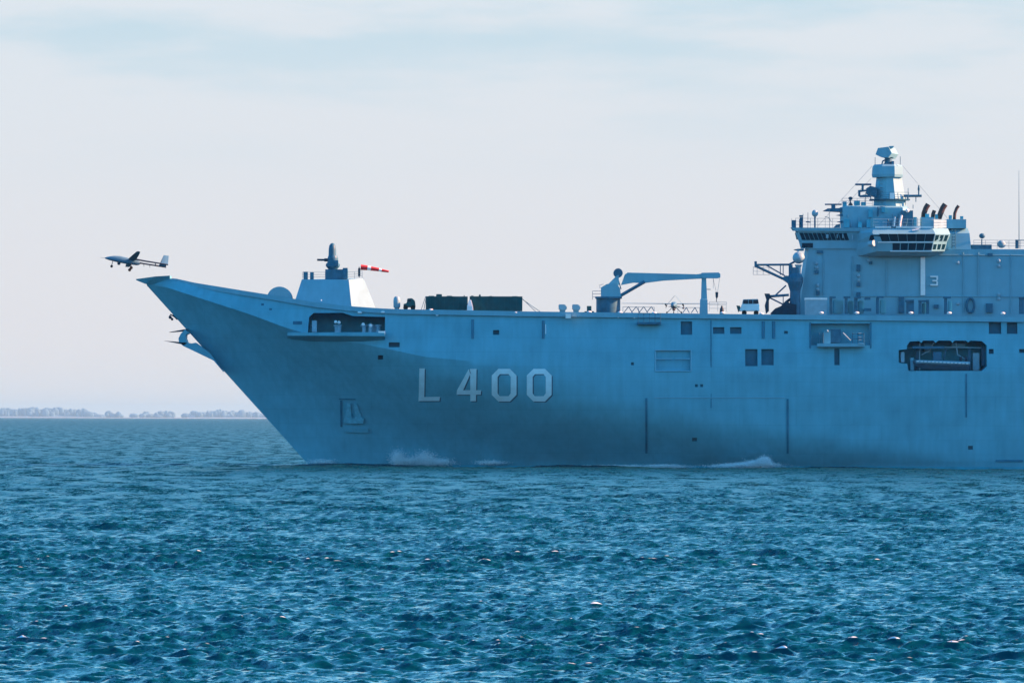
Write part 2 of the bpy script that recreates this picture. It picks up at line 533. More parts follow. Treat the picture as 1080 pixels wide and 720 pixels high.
# ------------------------------------------------------------------ haze
def build_haze():
    mb = MB().box(-95000, 95000, -95000, 95000, -4.0, 200.0)
    m = bpy.data.materials.new('sea air'); m.use_nodes = True
    t = m.node_tree
    t.nodes.clear()
    out = t.nodes.new('ShaderNodeOutputMaterial')
    v = t.nodes.new('ShaderNodeVolumePrincipled')
    v.inputs['Color'].default_value = (0.36, 0.66, 0.80, 1)
    v.inputs['Density'].default_value = HAZE
    v.inputs['Anisotropy'].default_value = 0.2
    t.links.new(v.outputs[0], out.inputs['Volume'])
    o = mb.build('haze', m)
    tag(o, 'thin bright sea haze over the whole bay', 'haze', kind='stuff')
HAZE = 1.1e-5
build_haze()

# ------------------------------------------------------------------ warship hull
ship = empty('warship', (P(700, 492, 16).x, 16, 0))
tag(ship, 'large grey amphibious assault ship with ski jump bow, crane and island superstructure', 'warship')
SHIP0 = Vector(ship.location)
EACH = {'deck_lamp', 'wall_vent', 'floodlight', 'lashing_frame', 'deck_locker', 'hull_pipe', 'bridge_window', 'gallery_window', 'end_window',
        'window_glint', 'wall_lamp', 'aerial', 'cable_trunk', 'roof_cabinet', 'ammunition_locker', 'mooring_gear', 'gallery_fitting', 'signal_lamp', 'signal_gear', 'radar_platform', 'hoist_wire',
        'luffing_cylinder', 'door_vent', 'window', 'roof_box', 'guy_rope', 'skid', 'antenna', 'gallery_gear', 'platform_ladder', 'platform_winch', 'grab_line', 'gallery_post'}
def part(mb, name, mat, parent=ship, **kw):
    """build in world space, then hang under its parent without moving it"""
    if name in EACH and len(mb.cutv) > 1:
        for m in mb.pieces(): o = part(m, name, mat, parent, **kw)
        return o
    o = mb.build(name, mat, None, **kw)
    o.parent = parent
    w = Vector((0, 0, 0)); p = parent
    while p: w += Vector(p.location); p = p.parent
    o.location = Vector(o.location) - w
    return o
def tsub(mb, name, mat, parent, o, **kw):
    if name in EACH and len(mb.cutv) > 1:
        for m in mb.pieces(): ob = tsub(m, name, mat, parent, o, **kw)
        return ob
    ob = mb.build(name, mat, parent, **kw); ob.location = -o; return ob
def sub_empty(name, loc, parent=ship):
    o = empty(name, loc); o.parent = parent
    o.location = Vector(loc) - SHIP0
    return o

def lerp_curve(pts):
    xs = [p[0] for p in pts]; ys = [p[1] for p in pts]
    return lambda x: float(np.interp(x, xs, ys))
CY = 16.0                                        # centre line depth
DECK_PX = [(150, 293), (165, 292), (178, 291), (200, 296), (250, 304.5), (290, 311), (330, 318), (370, 322.5), (400, 324.8), (420, 325.8), (560, 328.5), (800, 331.5), (1080, 334.5), (2100, 344)]
KNUC_PX = [(150, 298.5), (160, 299), (172, 301.5), (260, 330), (300, 345), (340, 356), (380, 362), (420, 370), (447, 376), (500, 381), (560, 384), (640, 387.5), (860, 390), (1080, 391.5), (2100, 401)]
deck_c = lerp_curve([(P(x, y, 0).x, P(x, y, 0).z) for x, y in DECK_PX])
knuc_c = lerp_curve([(P(x, y, 0).x, P(x, y, 0).z) for x, y in KNUC_PX])
S0, S1 = P(153, 299, CY), P(325, 489.5, CY)
XEND = P(145, 300, CY).x + 231.0
def stem(z):
    return S0.x + (S1.x - S0.x) * (S0.z - z) / (S0.z - S1.z)
def half(z, X):
    """half breadth of the hull skin"""
    zk, zd = knuc_c(X), deck_c(X)
    if z <= zk:
        v = max(0.0, z) / zk
        pw = 1.0 + 0.5 * min(max((X + 30.0) / 17.0, 0.0), 1.0)      # the flare stands up below the knuckle further aft
        v = 1 - (1 - v) ** pw
        L = 98 + (44 - 98) * v; n = 1.6 + 0.8 * v
        B = 14.7 + 1.4 * v + (0.05 * min(0, z))
        xs = stem(z)
    else:
        f = (z - zk) / max(zd - zk, 0.1)
        u = min(max((X - stem(min(zk, S0.z)) + 0.2) / 44.0, 0), 1)
        hk = 16.1 * (1 - (1 - u) ** 2.4)
        return hk - 1.15 * f * min(1.0, hk / 4.0)
    u = min(max((X - xs) / L, 0), 1)
    return B * (1 - (1 - u) ** n)
def hullP(x, y, off=0.0):
    Y = 0.0
    for _ in range(12):
        p = P(x, y, Y)
        Y = CY - half(p.z, p.x)
    p = P(x, y, Y)
    p.y -= off
    return p
def deck_z(X): return deck_c(X)

def build_hull():
    q = np.concatenate([np.linspace(0, 1, 90) ** 1.7 * 0.42, np.linspace(0.42, 1, 60)[1:]])
    vlow = np.linspace(0, 1, 26)
    bm = bmesh.new()
    rows = []
    for qj in q:
        Xk = S0.x + (XEND - S0.x) * qj
        for _ in range(25):
            zk = knuc_c(Xk)
            Xk = stem(zk) + (XEND - stem(zk)) * qj
        zk, zd = knuc_c(Xk), deck_c(Xk)
        col = []
        for v in vlow:
            z = -3.0 + v * (zk + 3.0)
            xs = stem(z); X = xs + (XEND - xs) * qj
            col.append((X, half(z, X) if qj > 0 else 0.0, z))
        for f in (0.33, 0.66, 1.0):
            z = zk + f * (zd - zk)
            X = Xk - 0.2 * f
            col.append((X, max(half(z + 1e-4, X), 0.0 if f < 1 else 0.6), z))
        rows.append(col)
    nl = len(rows[0])
    V = {}
    for sgn in (-1, 1):
        for j, col in enumerate(rows):
            for i, (X, hb, z) in enumerate(col):
                V[sgn, j, i] = bm.verts.new((X, CY + sgn * hb, z))
    for j in range(len(rows) - 1):
        for i in range(nl - 1):
            bm.faces.new((V[-1, j, i], V[-1, j + 1, i], V[-1, j + 1, i + 1], V[-1, j, i + 1]))
            bm.faces.new((V[1, j, i], V[1, j, i + 1], V[1, j + 1, i + 1], V[1, j + 1, i]))
        bm.faces.new((V[-1, j, nl - 1], V[-1, j + 1, nl - 1], V[1, j + 1, nl - 1], V[1, j, nl - 1]))
        bm.faces.new((V[-1, j, 0], V[1, j, 0], V[1, j + 1, 0], V[-1, j + 1, 0]))
    J = len(rows) - 1
    bm.faces.new([V[-1, J, i] for i in range(nl)] + [V[1, J, i] for i in reversed(range(nl))])
    for i in range(nl - 1):
        bm.faces.new((V[-1, 0, i], V[-1, 0, i + 1], V[1, 0, i + 1], V[1, 0, i]))
    bmesh.ops.remove_doubles(bm, verts=bm.verts, dist=0.0005)
    bmesh.ops.dissolve_degenerate(bm, edges=bm.edges, dist=0.0005)
    bmesh.ops.recalc_face_normals(bm, faces=bm.faces)
    me = bpy.data.meshes.new('hull')
    bm.to_mesh(me); bm.free()
    me.materials.append(M['hull']); me.materials.append(M['inner']); me.materials.append(M['seam'])
    ob = bpy.data.objects.new('hull', me)
    C.objects.link(ob)
    # openings cut into the port side, as real recesses
    cuts = {'inner': MB(), 'hull': MB(), 'seam': MB()}
    def hole(poly, depth, key='inner'):
        cx = sum(p[0] for p in poly) / len(poly); cy = sum(p[1] for p in poly) / len(poly)
        y0 = min(hullP(x, y).y for x, y in poly); y1 = max(hullP(x, y).y for x, y in poly)
        a = [P(x, y, y0) for x, y in poly]
        cuts[key].loft([[Vector((p.x, y0 - 1.2, p.z)) for p in a], [Vector((p.x, y1 + depth, p.z)) for p in a]])
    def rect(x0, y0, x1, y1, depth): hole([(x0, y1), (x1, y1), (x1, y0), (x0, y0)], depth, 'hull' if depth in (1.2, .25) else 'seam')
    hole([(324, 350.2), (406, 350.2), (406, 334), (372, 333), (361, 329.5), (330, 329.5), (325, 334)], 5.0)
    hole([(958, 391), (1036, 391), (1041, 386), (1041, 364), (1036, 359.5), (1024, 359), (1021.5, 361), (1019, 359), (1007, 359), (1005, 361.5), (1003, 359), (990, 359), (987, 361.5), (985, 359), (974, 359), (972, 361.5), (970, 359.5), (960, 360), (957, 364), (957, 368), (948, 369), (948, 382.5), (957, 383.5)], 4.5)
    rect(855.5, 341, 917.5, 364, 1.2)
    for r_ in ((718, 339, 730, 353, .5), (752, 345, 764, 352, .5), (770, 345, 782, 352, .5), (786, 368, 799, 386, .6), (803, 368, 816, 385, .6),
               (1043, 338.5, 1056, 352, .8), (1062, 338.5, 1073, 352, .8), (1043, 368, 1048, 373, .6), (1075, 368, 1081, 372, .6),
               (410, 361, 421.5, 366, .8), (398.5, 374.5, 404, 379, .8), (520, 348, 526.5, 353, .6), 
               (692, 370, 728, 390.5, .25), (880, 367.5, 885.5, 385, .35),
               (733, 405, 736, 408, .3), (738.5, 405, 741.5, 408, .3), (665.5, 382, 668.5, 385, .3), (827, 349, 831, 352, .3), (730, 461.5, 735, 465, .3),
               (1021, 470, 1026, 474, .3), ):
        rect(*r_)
    for key, cut in cuts.items():
        c_ob = cut.build('cutter', M[key])
        md = ob.modifiers.new('cut', 'BOOLEAN')
        md.operation = 'DIFFERENCE'; md.object = c_ob; md.solver = 'EXACT'; md.use_self = True
        try: md.material_mode = 'TRANSFER'
        except Exception: pass
        dg = bpy.context.evaluated_depsgraph_get()
        new = bpy.data.meshes.new_from_object(ob.evaluated_get(dg))
        ob.modifiers.clear()
        ob.data = new
        bpy.data.objects.remove(c_ob, do_unlink=True)
    new.shade_smooth()
    new.set_sharp_from_angle(angle=R(20))
    print('hull faces', len(new.polygons), [m.name for m in new.materials])
    ob.parent = ship; ob.location = -SHIP0
    return ob
hull = build_hull()

# flight deck sheet
def build_deck():
    mb = MB(); xs = np.concatenate([np.linspace(S0.x + 1.5, 0, 40), np.linspace(0, XEND - .1, 40)[1:]])
    vs, fs = [], []
    for X in xs:
        z = deck_z(X); b = half(z, X) - 0.15
        vs += [(X, CY - b, z + 0.006), (X, CY + b, z + 0.006)]
    for i in range(len(xs) - 1): fs.append((2 * i, 2 * i + 2, 2 * i + 3, 2 * i + 1))
    mb.add(vs, fs)
    return part(mb, 'flight_deck', M['deck'])
build_deck()

# deck edge gutter, port and starboard
def deck_edge(sgn):
    mb = MB(); rings = []
    for x in np.concatenate([np.linspace(168, 330, 40), np.linspace(336, 1100, 60), np.linspace(1110, 1960, 20)]):
        X = P(x, 300, 0).x
        z = deck_z(X)
        b = half(z, X)
        f = min(1, max(0, (x - 168) / 60))
        o_ = 0.42 * f + .03
        rings.append([(X, CY + sgn * (b - .1), z + .02), (X, CY + sgn * (b + o_), z + .02), (X, CY + sgn * (b + o_ + .02), z - .62 * (0.4 + .6 * f)), (X, CY + sgn * (b - .1), z - .72)])
    return part(mb.loft(rings), 'deck_edge', M['house'])
deck_edge(-1); deck_edge(1)

# bow horn and anchor platform on the stem
mb = MB()
a0 = P(144, 294.7, CY)
def ring(x, yt, yb, w):
    t_, b_ = P(x, yt, CY), P(x, yb, CY)
    return [(t_.x, CY - w, t_.z), (t_.x, CY + w, t_.z), (b_.x, CY + w * .5, b_.z), (b_.x, CY - w * .5, b_.z)]
mb.loft([ring(143.5, 294.3, 295.4, .15), ring(153, 293.2, 299.3, .9), ring(165, 291.8, 300, 2.0), ring(180, 291.0, 301, 2.2)])
part(mb, 'bow_tip', M['hull'])
mb = MB()
def yoke(x0, x1): pass
outer = [(196, 347.5), (191.5, 352), (189, 357), (189.5, 361), (194, 365), (200, 367.8), (212, 373.5), (226, 380.3), (234, 388)]
inner = [(199, 351), (201.5, 355), (206, 358.5), (207, 362), (213, 366)]
for sg in (-1, 1):
    Y0, Y1 = CY + sg * 0.35, CY + sg * 2.3
    mb.prism([(196, 347.3), (191.5, 352), (189, 357), (189.5, 361), (194.5, 364.5), (198.5, 361.5), (196.8, 357), (197, 353), (200, 351.5)], Y0, Y1)
    mb.prism([(189.5, 361), (194, 365), (200, 367.8), (212, 373.5), (226, 380.3), (236, 392), (222, 372), (207, 361.5), (203, 362.2), (198.5, 361.5)], Y0, Y1)
mb.prism([(194.5, 353.2), (190.2, 357), (190.5, 360.8), (196, 361)], CY - .35, CY + .35)
mb.prism([(196, 363.5), (226, 379.3), (234, 389), (222, 374)], CY - .35, CY + .35)
part(mb, 'bow_fairlead', M['hull'])
for (xa, ya, xb, yb) in ((178, 350.2, 197, 347.6), (172.5, 359.2, 191, 361.6)):
    mb = MB()
    mb.prism([(xa, ya), (xb, yb - 1.0), (xb, yb + 1.2)], CY - 1.8, CY + 1.8)
    part(mb, 'bow_flap', M['dark'])
mb = MB()
mb.tube([P(184, 334, CY), P(180, 331.5, CY), P(178.5, 334, CY)], .09, 6)
mb.sphere(P(179.5, 334.5, CY), .22); mb.sphere(P(181.5, 336.5, CY), .18)
mb.pbar(182, 332, 187, 337, CY, .08)
part(mb, 'towing_lug', M['dark'])

# forward gallery shelf with gear
mb = MB()
def hull_y(x, y): return hullP(x, y).y
rings = []
for x in np.linspace(303, 406, 26):
    f = min(1, (x - 303) / 22)
    yt = 350.5 + 0.6 * (x - 303) / 103
    t_ = hullP(x, yt); b_ = hullP(x, yt + 3.5); c_ = hullP(x, yt + 8 + 3 * math.sin(math.pi * (x - 303) / 103))
    rings.append([(t_.x, t_.y + .5, t_.z), (t_.x, t_.y - .1 - 1.6 * f, t_.z), (t_.x, t_.y - .1 - 1.6 * f, b_.z), (t_.x, c_.y + .3, c_.z)])
part(mb.loft(rings), 'gallery_shelf', M['hull'])
gy = hull_y(365, 345)
mb = MB()
for x in (331, 355, 357.5, 384, 391, 399):
    yb = 350.3
    z0 = P(x, yb, gy).z
    p = P(x, yb, hull_y(x, 345) + 1.2)
    mb.lathe((p.x, p.y, z0), [(.28, 0), (.28, .8), (.42, .85), (.42, 1.0), (.1, 1.02)], 12)
mb.pbox(329, 338, 334, 350, gy + 1.2, gy + 2.4)
mb.pbox(388, 343, 397, 350, gy + .6, gy + 2.2)
mb.tube([P(380, 343, gy + 1), P(384, 345, gy + 1), P(392, 341, gy + 1)], .12)
part(mb, 'mooring_gear', M['grey'])
mb = MB()
for x, y in ((354, 339.5), (357.6, 340), (383, 342), (391, 343.3)):
    mb.sphere(P(x, y, hull_y(x, 345) + .2), .22)
mb.pbox(399, 349, 406, 352.3, gy - 2.9, gy - 1.9)
part(mb, 'gallery_fitting', M['white'])

# hull number, painted strokes laid on the skin
def stroke_grid(poly_list, off, dx=0, dy=0):
    mb = MB()
    for (x0, y0, x1, y1, x2, y2, x3, y3) in poly_list:       # quad corners, subdivided to follow the skin
        n, m_ = 6, 4
        vs = []; fs = []
        for i in range(n + 1):
            for j in range(m_ + 1):
                u, v = i / n, j / m_
                x = (x0 * (1 - u) + x1 * u) * (1 - v) + (x3 * (1 - u) + x2 * u) * v + dx
                y = (y0 * (1 - u) + y1 * u) * (1 - v) + (y3 * (1 - u) + y2 * u) * v + dy
                vs.append(hullP(x, y, off))
        for i in range(n):
            for j in range(m_):
                a = i * (m_ + 1) + j
                fs.append((a, a + m_ + 1, a + m_ + 2, a + 1))
        mb.add(vs, fs)
    return mb
def skin_plate(mb, quad, o0, o1):
    """closed plate following the skin between two stand-offs"""
    x0, y0, x1, y1, x2, y2, x3, y3 = quad
    n, m_ = 4, 12
    def grid(o_):
        g = []
        for i in range(n + 1):
            for j in range(m_ + 1):
                u, v = i / n, j / m_
                g.append(hullP((x0 * (1 - u) + x1 * u) * (1 - v) + (x3 * (1 - u) + x2 * u) * v, (y0 * (1 - u) + y1 * u) * (1 - v) + (y3 * (1 - u) + y2 * u) * v, o_))
        return g
    a, b = grid(o0), grid(o1); N = len(a); fs = []
    for i in range(n):
        for j in range(m_):
            k = i * (m_ + 1) + j
            q = (k, k + m_ + 1, k + m_ + 2, k + 1)
            fs.append(q); fs.append(tuple(t + N for t in q[::-1]))
    rim = [i * (m_ + 1) for i in range(n + 1)] + [n * (m_ + 1) + j for j in range(1, m_ + 1)] + [i * (m_ + 1) + m_ for i in range(n - 1, -1, -1)] + [j for j in range(m_ - 1, 0, -1)]
    for k in range(len(rim)):
        c, d = rim[k], rim[(k + 1) % len(rim)]
        fs.append((c, d, d + N, c + N))
    mb.add(a + b, fs)
mb = MB()
skin_plate(mb, (366, 425, 369.5, 425, 371, 441.2, 364, 441.2), -.15, .26)
skin_plate(mb, (373, 425, 376, 425, 383, 444, 375, 444), -.15, .26)
skin_plate(mb, (362.8, 441, 384, 441, 383, 446.5, 362.8, 446.5), -.15, .36)
anchor = part(mb, 'anchor', M['rust'])
mb = MB(); skin_plate(mb, (362.5, 450.5, 388, 451.5, 389, 456.5, 363, 455.5), -.15, .24)
part(mb, 'anchor_bolster', M['hull'])
mb = MB(); skin_plate(mb, (357.5, 420, 375, 420.5, 375, 421.5, 357.5, 421.2), -.05, .1)
part(mb, 'anchor_frame', M['seam'])
mb = MB(); skin_plate(mb, (358.5, 422, 361, 422, 361, 450, 359, 450), -.05, .06)
part(mb, 'anchor_frame', M['seam'])
for q_ in ((680.6, 419.5, 682.8, 478), (829.6, 420.5, 831.8, 478), (1018.3, 394, 1019.8, 440), (1050, 484.6, 1079, 486.8)):
    x0, y0_, x1, y1_ = q_
    mb = MB(); skin_plate(mb, (x0, y0_, x1, y0_, x1, y1_, x0, y1_), -.15, .10)
    part(mb, 'slot_strip', M['seam'])  # dark plates added over the skin in place of slots and seams
def zero(x0):
    x1 = x0 + 26.2
    t, b, w, c = 388.8, 423.2, 5.6, 7.0
    q = []
    q.append((x0 + c, t, x1 - c, t, x1 - c - 1.5, t + w, x0 + c + 1.5, t + w))
    q.append((x0 + c + 1.5, b - w, x1 - c - 1.5, b - w, x1 - c, b, x0 + c, b))
    q.append((x0, t + c, x0 + w + .6, t + c + 1.5, x0 + w + .6, b - c - 1.5, x0, b - c))
    q.append((x1 - w - .6, t + c + 1.5, x1, t + c, x1, b - c, x1 - w - .6, b - c - 1.5))
    q.append((x0, t + c, x0 + c, t, x0 + c + 1.5, t + w, x0 + w + .6, t + c + 1.5))
    q.append((x1 - c - 1.5, t + w, x1 - c, t, x1, t + c, x1 - w - .6, t + c + 1.5))
    q.append((x0 + w + .6, b - c - 1.5, x0 + c + 1.5, b - w, x0 + c, b, x0, b - c))
    q.append((x1 - w - .6, b - c - 1.5, x1, b - c, x1 - c, b, x1 - c - 1.5, b - w))
    return q
chars = {
    'L': [(442.3, 388.3, 448, 388.3, 447.5, 418.6, 441.6, 418.6), (441.5, 418.6, 464, 418.2, 463.5, 422.7, 441.3, 422.8)],
    '4': [(495.8, 388.8, 502.6, 388.8, 502, 422.9, 496, 422.9), (482, 411.3, 496, 411.3, 496, 416, 481.5, 416), (502.1, 411.3, 507.5, 411.3, 507, 416, 502.1, 416),
          (494.5, 388.8, 495.9, 394.5, 488.5, 411.3, 482, 411.3)],
    '0': zero(518.6), '0b': zero(555.6),
}
for key, qs in chars.items():
    part(stroke_grid(qs, 0.035), 'hull_number', M['number'])
    part(stroke_grid(qs, 0.018, 1.2, 1.0), 'hull_number_shading', M['shadow'])

for q_ in ((309, 338.6, 318.6, 342), (275.5, 319.8, 278.3, 322.2), (284, 325, 286.8, 327)):
    x0, y0_, x1, y1_ = q_
    part(stroke_grid([(x0, y0_, x1, y0_, x1, y1_, x0, y1_)], .03), 'bow_port', M['gear'])  # dark sheets laid on the skin for the shade of openings, nothing cut
# seams, frames and pipes standing on the skin
mb = MB()
for (x, y0, y1, r_) in ((498.5, 337, 357, .17), (573, 338, 357, .17), (750, 338, 430, .07), (805, 339, 357, .2), (816, 339, 357, .2), (854.5, 340, 367, .1), (918.5, 340, 367, .1)):
    mb.tube([hullP(x, y0, .03), hullP(x, (y0 + y1) / 2, .03), hullP(x, y1, .03)], r_, 6)
part(mb, 'hull_pipe', M['seam'])
mb = MB()
mb.tube([hullP(x, 419.3, .02) for x in (690, 740, 790, 828)], .07, 6)
for (x0, y0, x1, y1) in ((691, 369, 691, 391), (729, 369, 729, 391), (691, 391.3, 729, 391.3), (691, 369.2, 729, 369.2), (692, 378.5, 709, 378.5), (712, 378.5, 728, 378.5)):
    mb.tube([hullP(x0, y0, .03), hullP(x1, y1, .03)], .09, 6)
part(mb, 'side_door_frame', M['house'])
mb = MB()
mb.tube([hullP(575.3, 342, .05), hullP(575.3, 352, .05)], .08, 6)
part(mb, 'pale_strip', M['number'])  # pale strip beside the dark vertical pipe

# accommodation platform in the shallow recess
mb = MB()
y0 = hull_y(886, 360)
mb.pbox(862, 362, 912, 365.5, y0 - 1.3, y0 + 1.1)
mb.pbox(869, 349, 876, 362, y0 - .4, y0 + 1.0)
part(mb, 'side_platform', M['house'])
mb = MB()
mb.pbox(876, 347, 887, 361, y0 - .2, y0 + 1.0)
for x in (864, 868, 899, 905, 911): mb.pbar(x, 362, x, 351, y0 - 1.1, .05)
mb.pbar(899, 352, 911, 352, y0 - 1.1, .05); mb.pbar(899, 357, 911, 357, y0 - 1.1, .05)
part(mb, 'platform_winch', M['gear'])
mb = MB()
mb.tube([P(889, 351, y0 - .6), P(897, 359, y0 - .6)], .09); mb.sphere(P(872.5, 349, y0 - .6), .16)
mb.pbox(905, 361.4, 911.5, 363.4, y0 - 1.38, y0 - 1.1)
for y in (351.5, 355.5, 358.5): mb.pbar(905.5, y, 908.5, y, y0 - 1.2, .06)
part(mb, 'platform_ladder', M['grey'])

# platform basket under the crane
mb = MB()
y0 = hull_y(680, 338)
mb.pbox(672, 339.5, 697, 342, y0 - 1.3, y0)
part(mb, 'edge_basket', M['gear'])
mb = MB()
for x in (673, 679, 685, 691, 696.5): mb.pbar(x, 341, x, 330, y0 - 1.2, .035)
for y in (330.5, 335): mb.pbar(673, y, 696.5, y, y0 - 1.2, .035)
part(mb, 'edge_railing', M['gear'])

# dark boot topping at the waterline
mb = MB(); rings = []
for x in np.linspace(326, 1150, 90):
    a, b = hullP(x, 499, .03), hullP(x, 489.6 + (x - 326) * .0035, .03)
    rings.append([(a.x, a.y, a.z), (a.x, a.y + .2, a.z), (b.x, b.y + .2, b.z), (b.x, b.y, b.z)])
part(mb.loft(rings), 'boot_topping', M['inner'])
# white deck edge lamps
mb = MB()
for x, y in ((379.5, 330.5), (404, 330), (454.5, 327.8), (544, 330.6), (621.5, 330), (654, 330.5), (690, 331), (762, 330.8), (812.5, 332.2), (803, 331.8), (866, 330.8), (903.5, 330.8), (960.5, 330.8), (1001, 331), (1057.5, 331.3), (857, 336), (461, 332.5), (652, 334.5), (669, 335)):
    s_ = 1.0 if y < 331.9 else .6
    p = hullP(x, y)
    p.y -= .25; p.z += .12 * (s_ > .9)
    mb.sphere(p, .26 * s_, 1.25, .9, .6, 10, 6)
part(mb, 'deck_lamp', M['white'], smooth=True)
mb = MB(); mb.pbox(596.5, 330.8, 602, 335.5, -.55, .3)
part(mb, 'edge_cover', M['white'])

# ------------------------------------------------------------------ bow gun house
def plan_loft(levels):
    """levels: (list of plan points given as photo x, photo y, depth)"""
    return MB().loft([[P(x, y, Y) for x, y, Y in lv] for lv in levels])
gun_house = plan_loft([
    [(311, 317.5, 12), (371, 325.5, 10.5), (396.5, 325.5, 13), (396.5, 325.5, 20), (311, 317.5, 20)],
    [(318.3, 294.6, 13), (367.8, 294.8, 12.2), (383.5, 293.3, 14), (383.5, 293.3, 19), (318.3, 294.6, 19)]])
gh = part(gun_house, 'gun_house', M['house'])
mb = MB(); mb.rail([P(319, 294.5, 13.2), P(343, 294.6, 13)], .95, 1.2)
part(mb, 'railing', M['gear'], gh)
mb = MB(); mb.rail([P(366, 294.6, 12.4), P(382, 293.4, 14)], .95, 1.2)
part(mb, 'railing', M['gear'], gh)
mb = MB(); mb.pbox(320, 286.5, 324.5, 294.6, 14, 15); mb.pbox(327, 286.8, 330.5, 294.6, 14, 15)
part(mb, 'ammunition_locker', M['gear'], gh)
mb = MB(); mb.pbox(333, 312.5, 341, 316, 12.0, 12.35); mb.pbox(343, 309, 345, 311, 12.0, 12.35)
part(mb, 'door_vent', M['gear'], gh)
mb = MB(); mb.sphere(P(339, 317.2, 11.7), .2)
part(mb, 'deck_fitting', M['white'], gh)
mb = MB(); c = P(350, 294.7, 15.5)
mb.pbox(343, 284, 366.5, 294.8, 14, 17)
ciws = part(mb, 'gun_mount', M['gear'])
mb = MB(); mb.lathe(P(351, 284.5, 15.5), [(.55, 0), (.95, .5), (.95, .75), (.7, 1.0), (.7, 1.6), (.6, 1.9)], 18)
mb.pbox(345.3, 274.5, 356.6, 281, 14.6, 16.4)
part(mb, 'mount_yoke', M['gear'], ciws)
mb = MB(); mb.lathe(P(350.5, 273.5, 15.5), [(.5, -.4), (.52, .4), (.5, 1.3), (.42, 1.85), (.25, 2.1), (.03, 2.2)], 18)
part(mb, 'radome', M['gear'], ciws, smooth=True)
mb = MB(); mb.tube([P(347, 274.2, 15.5), P(334.5, 274, 15.5)], .14, 8); mb.tube([P(347, 274.2, 15.5), P(342, 274.1, 15.5)], .22, 8)
part(mb, 'gun_barrel', M['dark'], ciws)
mb = MB(); mb.pbox(361.5, 282.5, 366.6, 294, 13.6, 14.0)
part(mb, 'control_box', M['gear'], ciws)
# radome half disc in front of the gun house
mb = MB()
pts = [(281.5, 315)] + [(294.7 - 13.4 * math.cos(a), 315.5 - 13.3 * math.sin(a)) for a in np.linspace(0.1, math.pi - .1, 24)] + [(308, 318)]
mb.prism(pts, 12.6, 15.5)
part(mb, 'half_radome', M['house'], smooth=False)
# windsock
mb = MB(); mb.pbar(378.8, 292.5, 378.8, 281.5, 14.3, .07); mb.pbox(377.6, 283, 380, 291, 14.1, 14.5)
ws = part(mb, 'windsock_pole', M['dark'])
socks = [(380.5, 281.8, 387.6, 282.5, .37, .32, 'red'), (387.6, 282.5, 391.2, 283.1, .32, .29, 'white'), (391.2, 283.1, 399.6, 284.4, .29, .23, 'red'), (399.6, 284.4, 402.6, 285.1, .23, .2, 'white'), (402.6, 285.1, 410, 286.4, .2, .13, 'red')]
for (xa, ya_, xb, yb, ra, rb, mk) in socks:
    mb = MB(); mb.tube([P(xa, ya_, 14.3), P(xb, yb, 14.3)], ra, 12, rb)
    part(mb, 'sock_band', M[mk], ws, smooth=True)

# ------------------------------------------------------------------ deck crane
cr_y = 5.0
mb = MB()
c = P(641.5, 331, cr_y); zt = P(641.5, 314.5, cr_y).z
mb.lathe((c.x, cr_y, deck_z(c.x) - .05), [(1.6, 0), (1.6, zt - c.z - .1), (1.75, zt - c.z - .1), (1.75, zt - c.z + .12)], 24)
mb.pbox(628.5, 312.6, 656, 314.6, cr_y - 1.7, cr_y + 1.7)
crane = part(mb, 'crane', M['gear'], smooth=True)
mb = MB()
mb.prism([(634, 313), (634, 303), (640, 299.5), (650, 298.5), (654, 304), (655, 313)], cr_y - 1.25, cr_y + 1.25)
mb.prism([(641, 300), (650, 291), (652.5, 290), (653, 300), (650, 304)], cr_y - .8, cr_y + .8)
part(mb, 'turret', M['house'], crane)
mb = MB()
mb.tube([Vector((P(652.5, 290, 0).x, cr_y - .7, P(652.5, 288, cr_y).z)), Vector((P(652.5, 290, 0).x, cr_y + .7, P(652.5, 288, cr_y).z))], .62, 16)
mb.tube([P(651, 291, cr_y - .6), P(655, 305, cr_y - .6)], .07)
part(mb, 'sheave', M['gear'], crane)
mb = MB()
mb.prism([(655, 300.5), (659, 289.5), (662, 287.4), (735, 289.2), (741, 288.3), (741, 293.6), (700, 295.8), (679, 298.5), (668, 298)], cr_y - .55, cr_y + .55)
mb.prism([(740, 287.6), (758, 287.3), (759.8, 289), (759.8, 292.5), (757, 293.4), (740, 293.3)], cr_y - .65, cr_y + .65)
part(mb, 'boom', M['house'], crane)
mb = MB(); mb.tube([P(654, 312, cr_y - .75), P(680, 297, cr_y - .75)], .22, 8); mb.tube([P(654, 312, cr_y + .75), P(680, 297, cr_y + .75)], .22, 8)
part(mb, 'luffing_cylinder', M['gear'], crane)
mb = MB(); mb.rail([P(625, 316, cr_y - 1), P(634, 316, cr_y - 1)], 1.15, 1.1, .03)
part(mb, 'railing', M['gear'], crane)
mb = MB(); mb.tube([P(636.5, 299.8, cr_y), P(632.5, 300.5, cr_y), P(632.8, 304, cr_y)], .03)
part(mb, 'hand_grip', M['gear'], crane)
mb = MB(); mb.pbar(752, 293, 755.5, 308, cr_y, .02); mb.pbar(759, 293, 756.8, 308, cr_y, .02); mb.pbar(752.3, 293, 752.3, 304, cr_y, .02)
part(mb, 'hoist_wire', M['gear'], crane)
mb = MB(); mb.prism([(754.5, 308), (757.5, 308), (757.3, 313), (756, 315.5), (754.8, 313)], cr_y - .2, cr_y + .2); mb.pbar(755.8, 315, 755.6, 318.5, cr_y, .05)
part(mb, 'hook_block', M['dark'], crane)
mb = MB()
b0 = P(742.5, 331, cr_y)
def sq(x0, x1, y, d): return [P(x0, y, cr_y - d), P(x1, y, cr_y - d), P(x1, y, cr_y + d), P(x0, y, cr_y + d)]
mb.loft([sq(738, 746.5, 332, .55), sq(738.3, 746.2, 316, .5), sq(739.3, 745.8, 315, .45), sq(740, 744.8, 293.5, .35)])
rest = part(mb, 'boom_rest', M['house'])
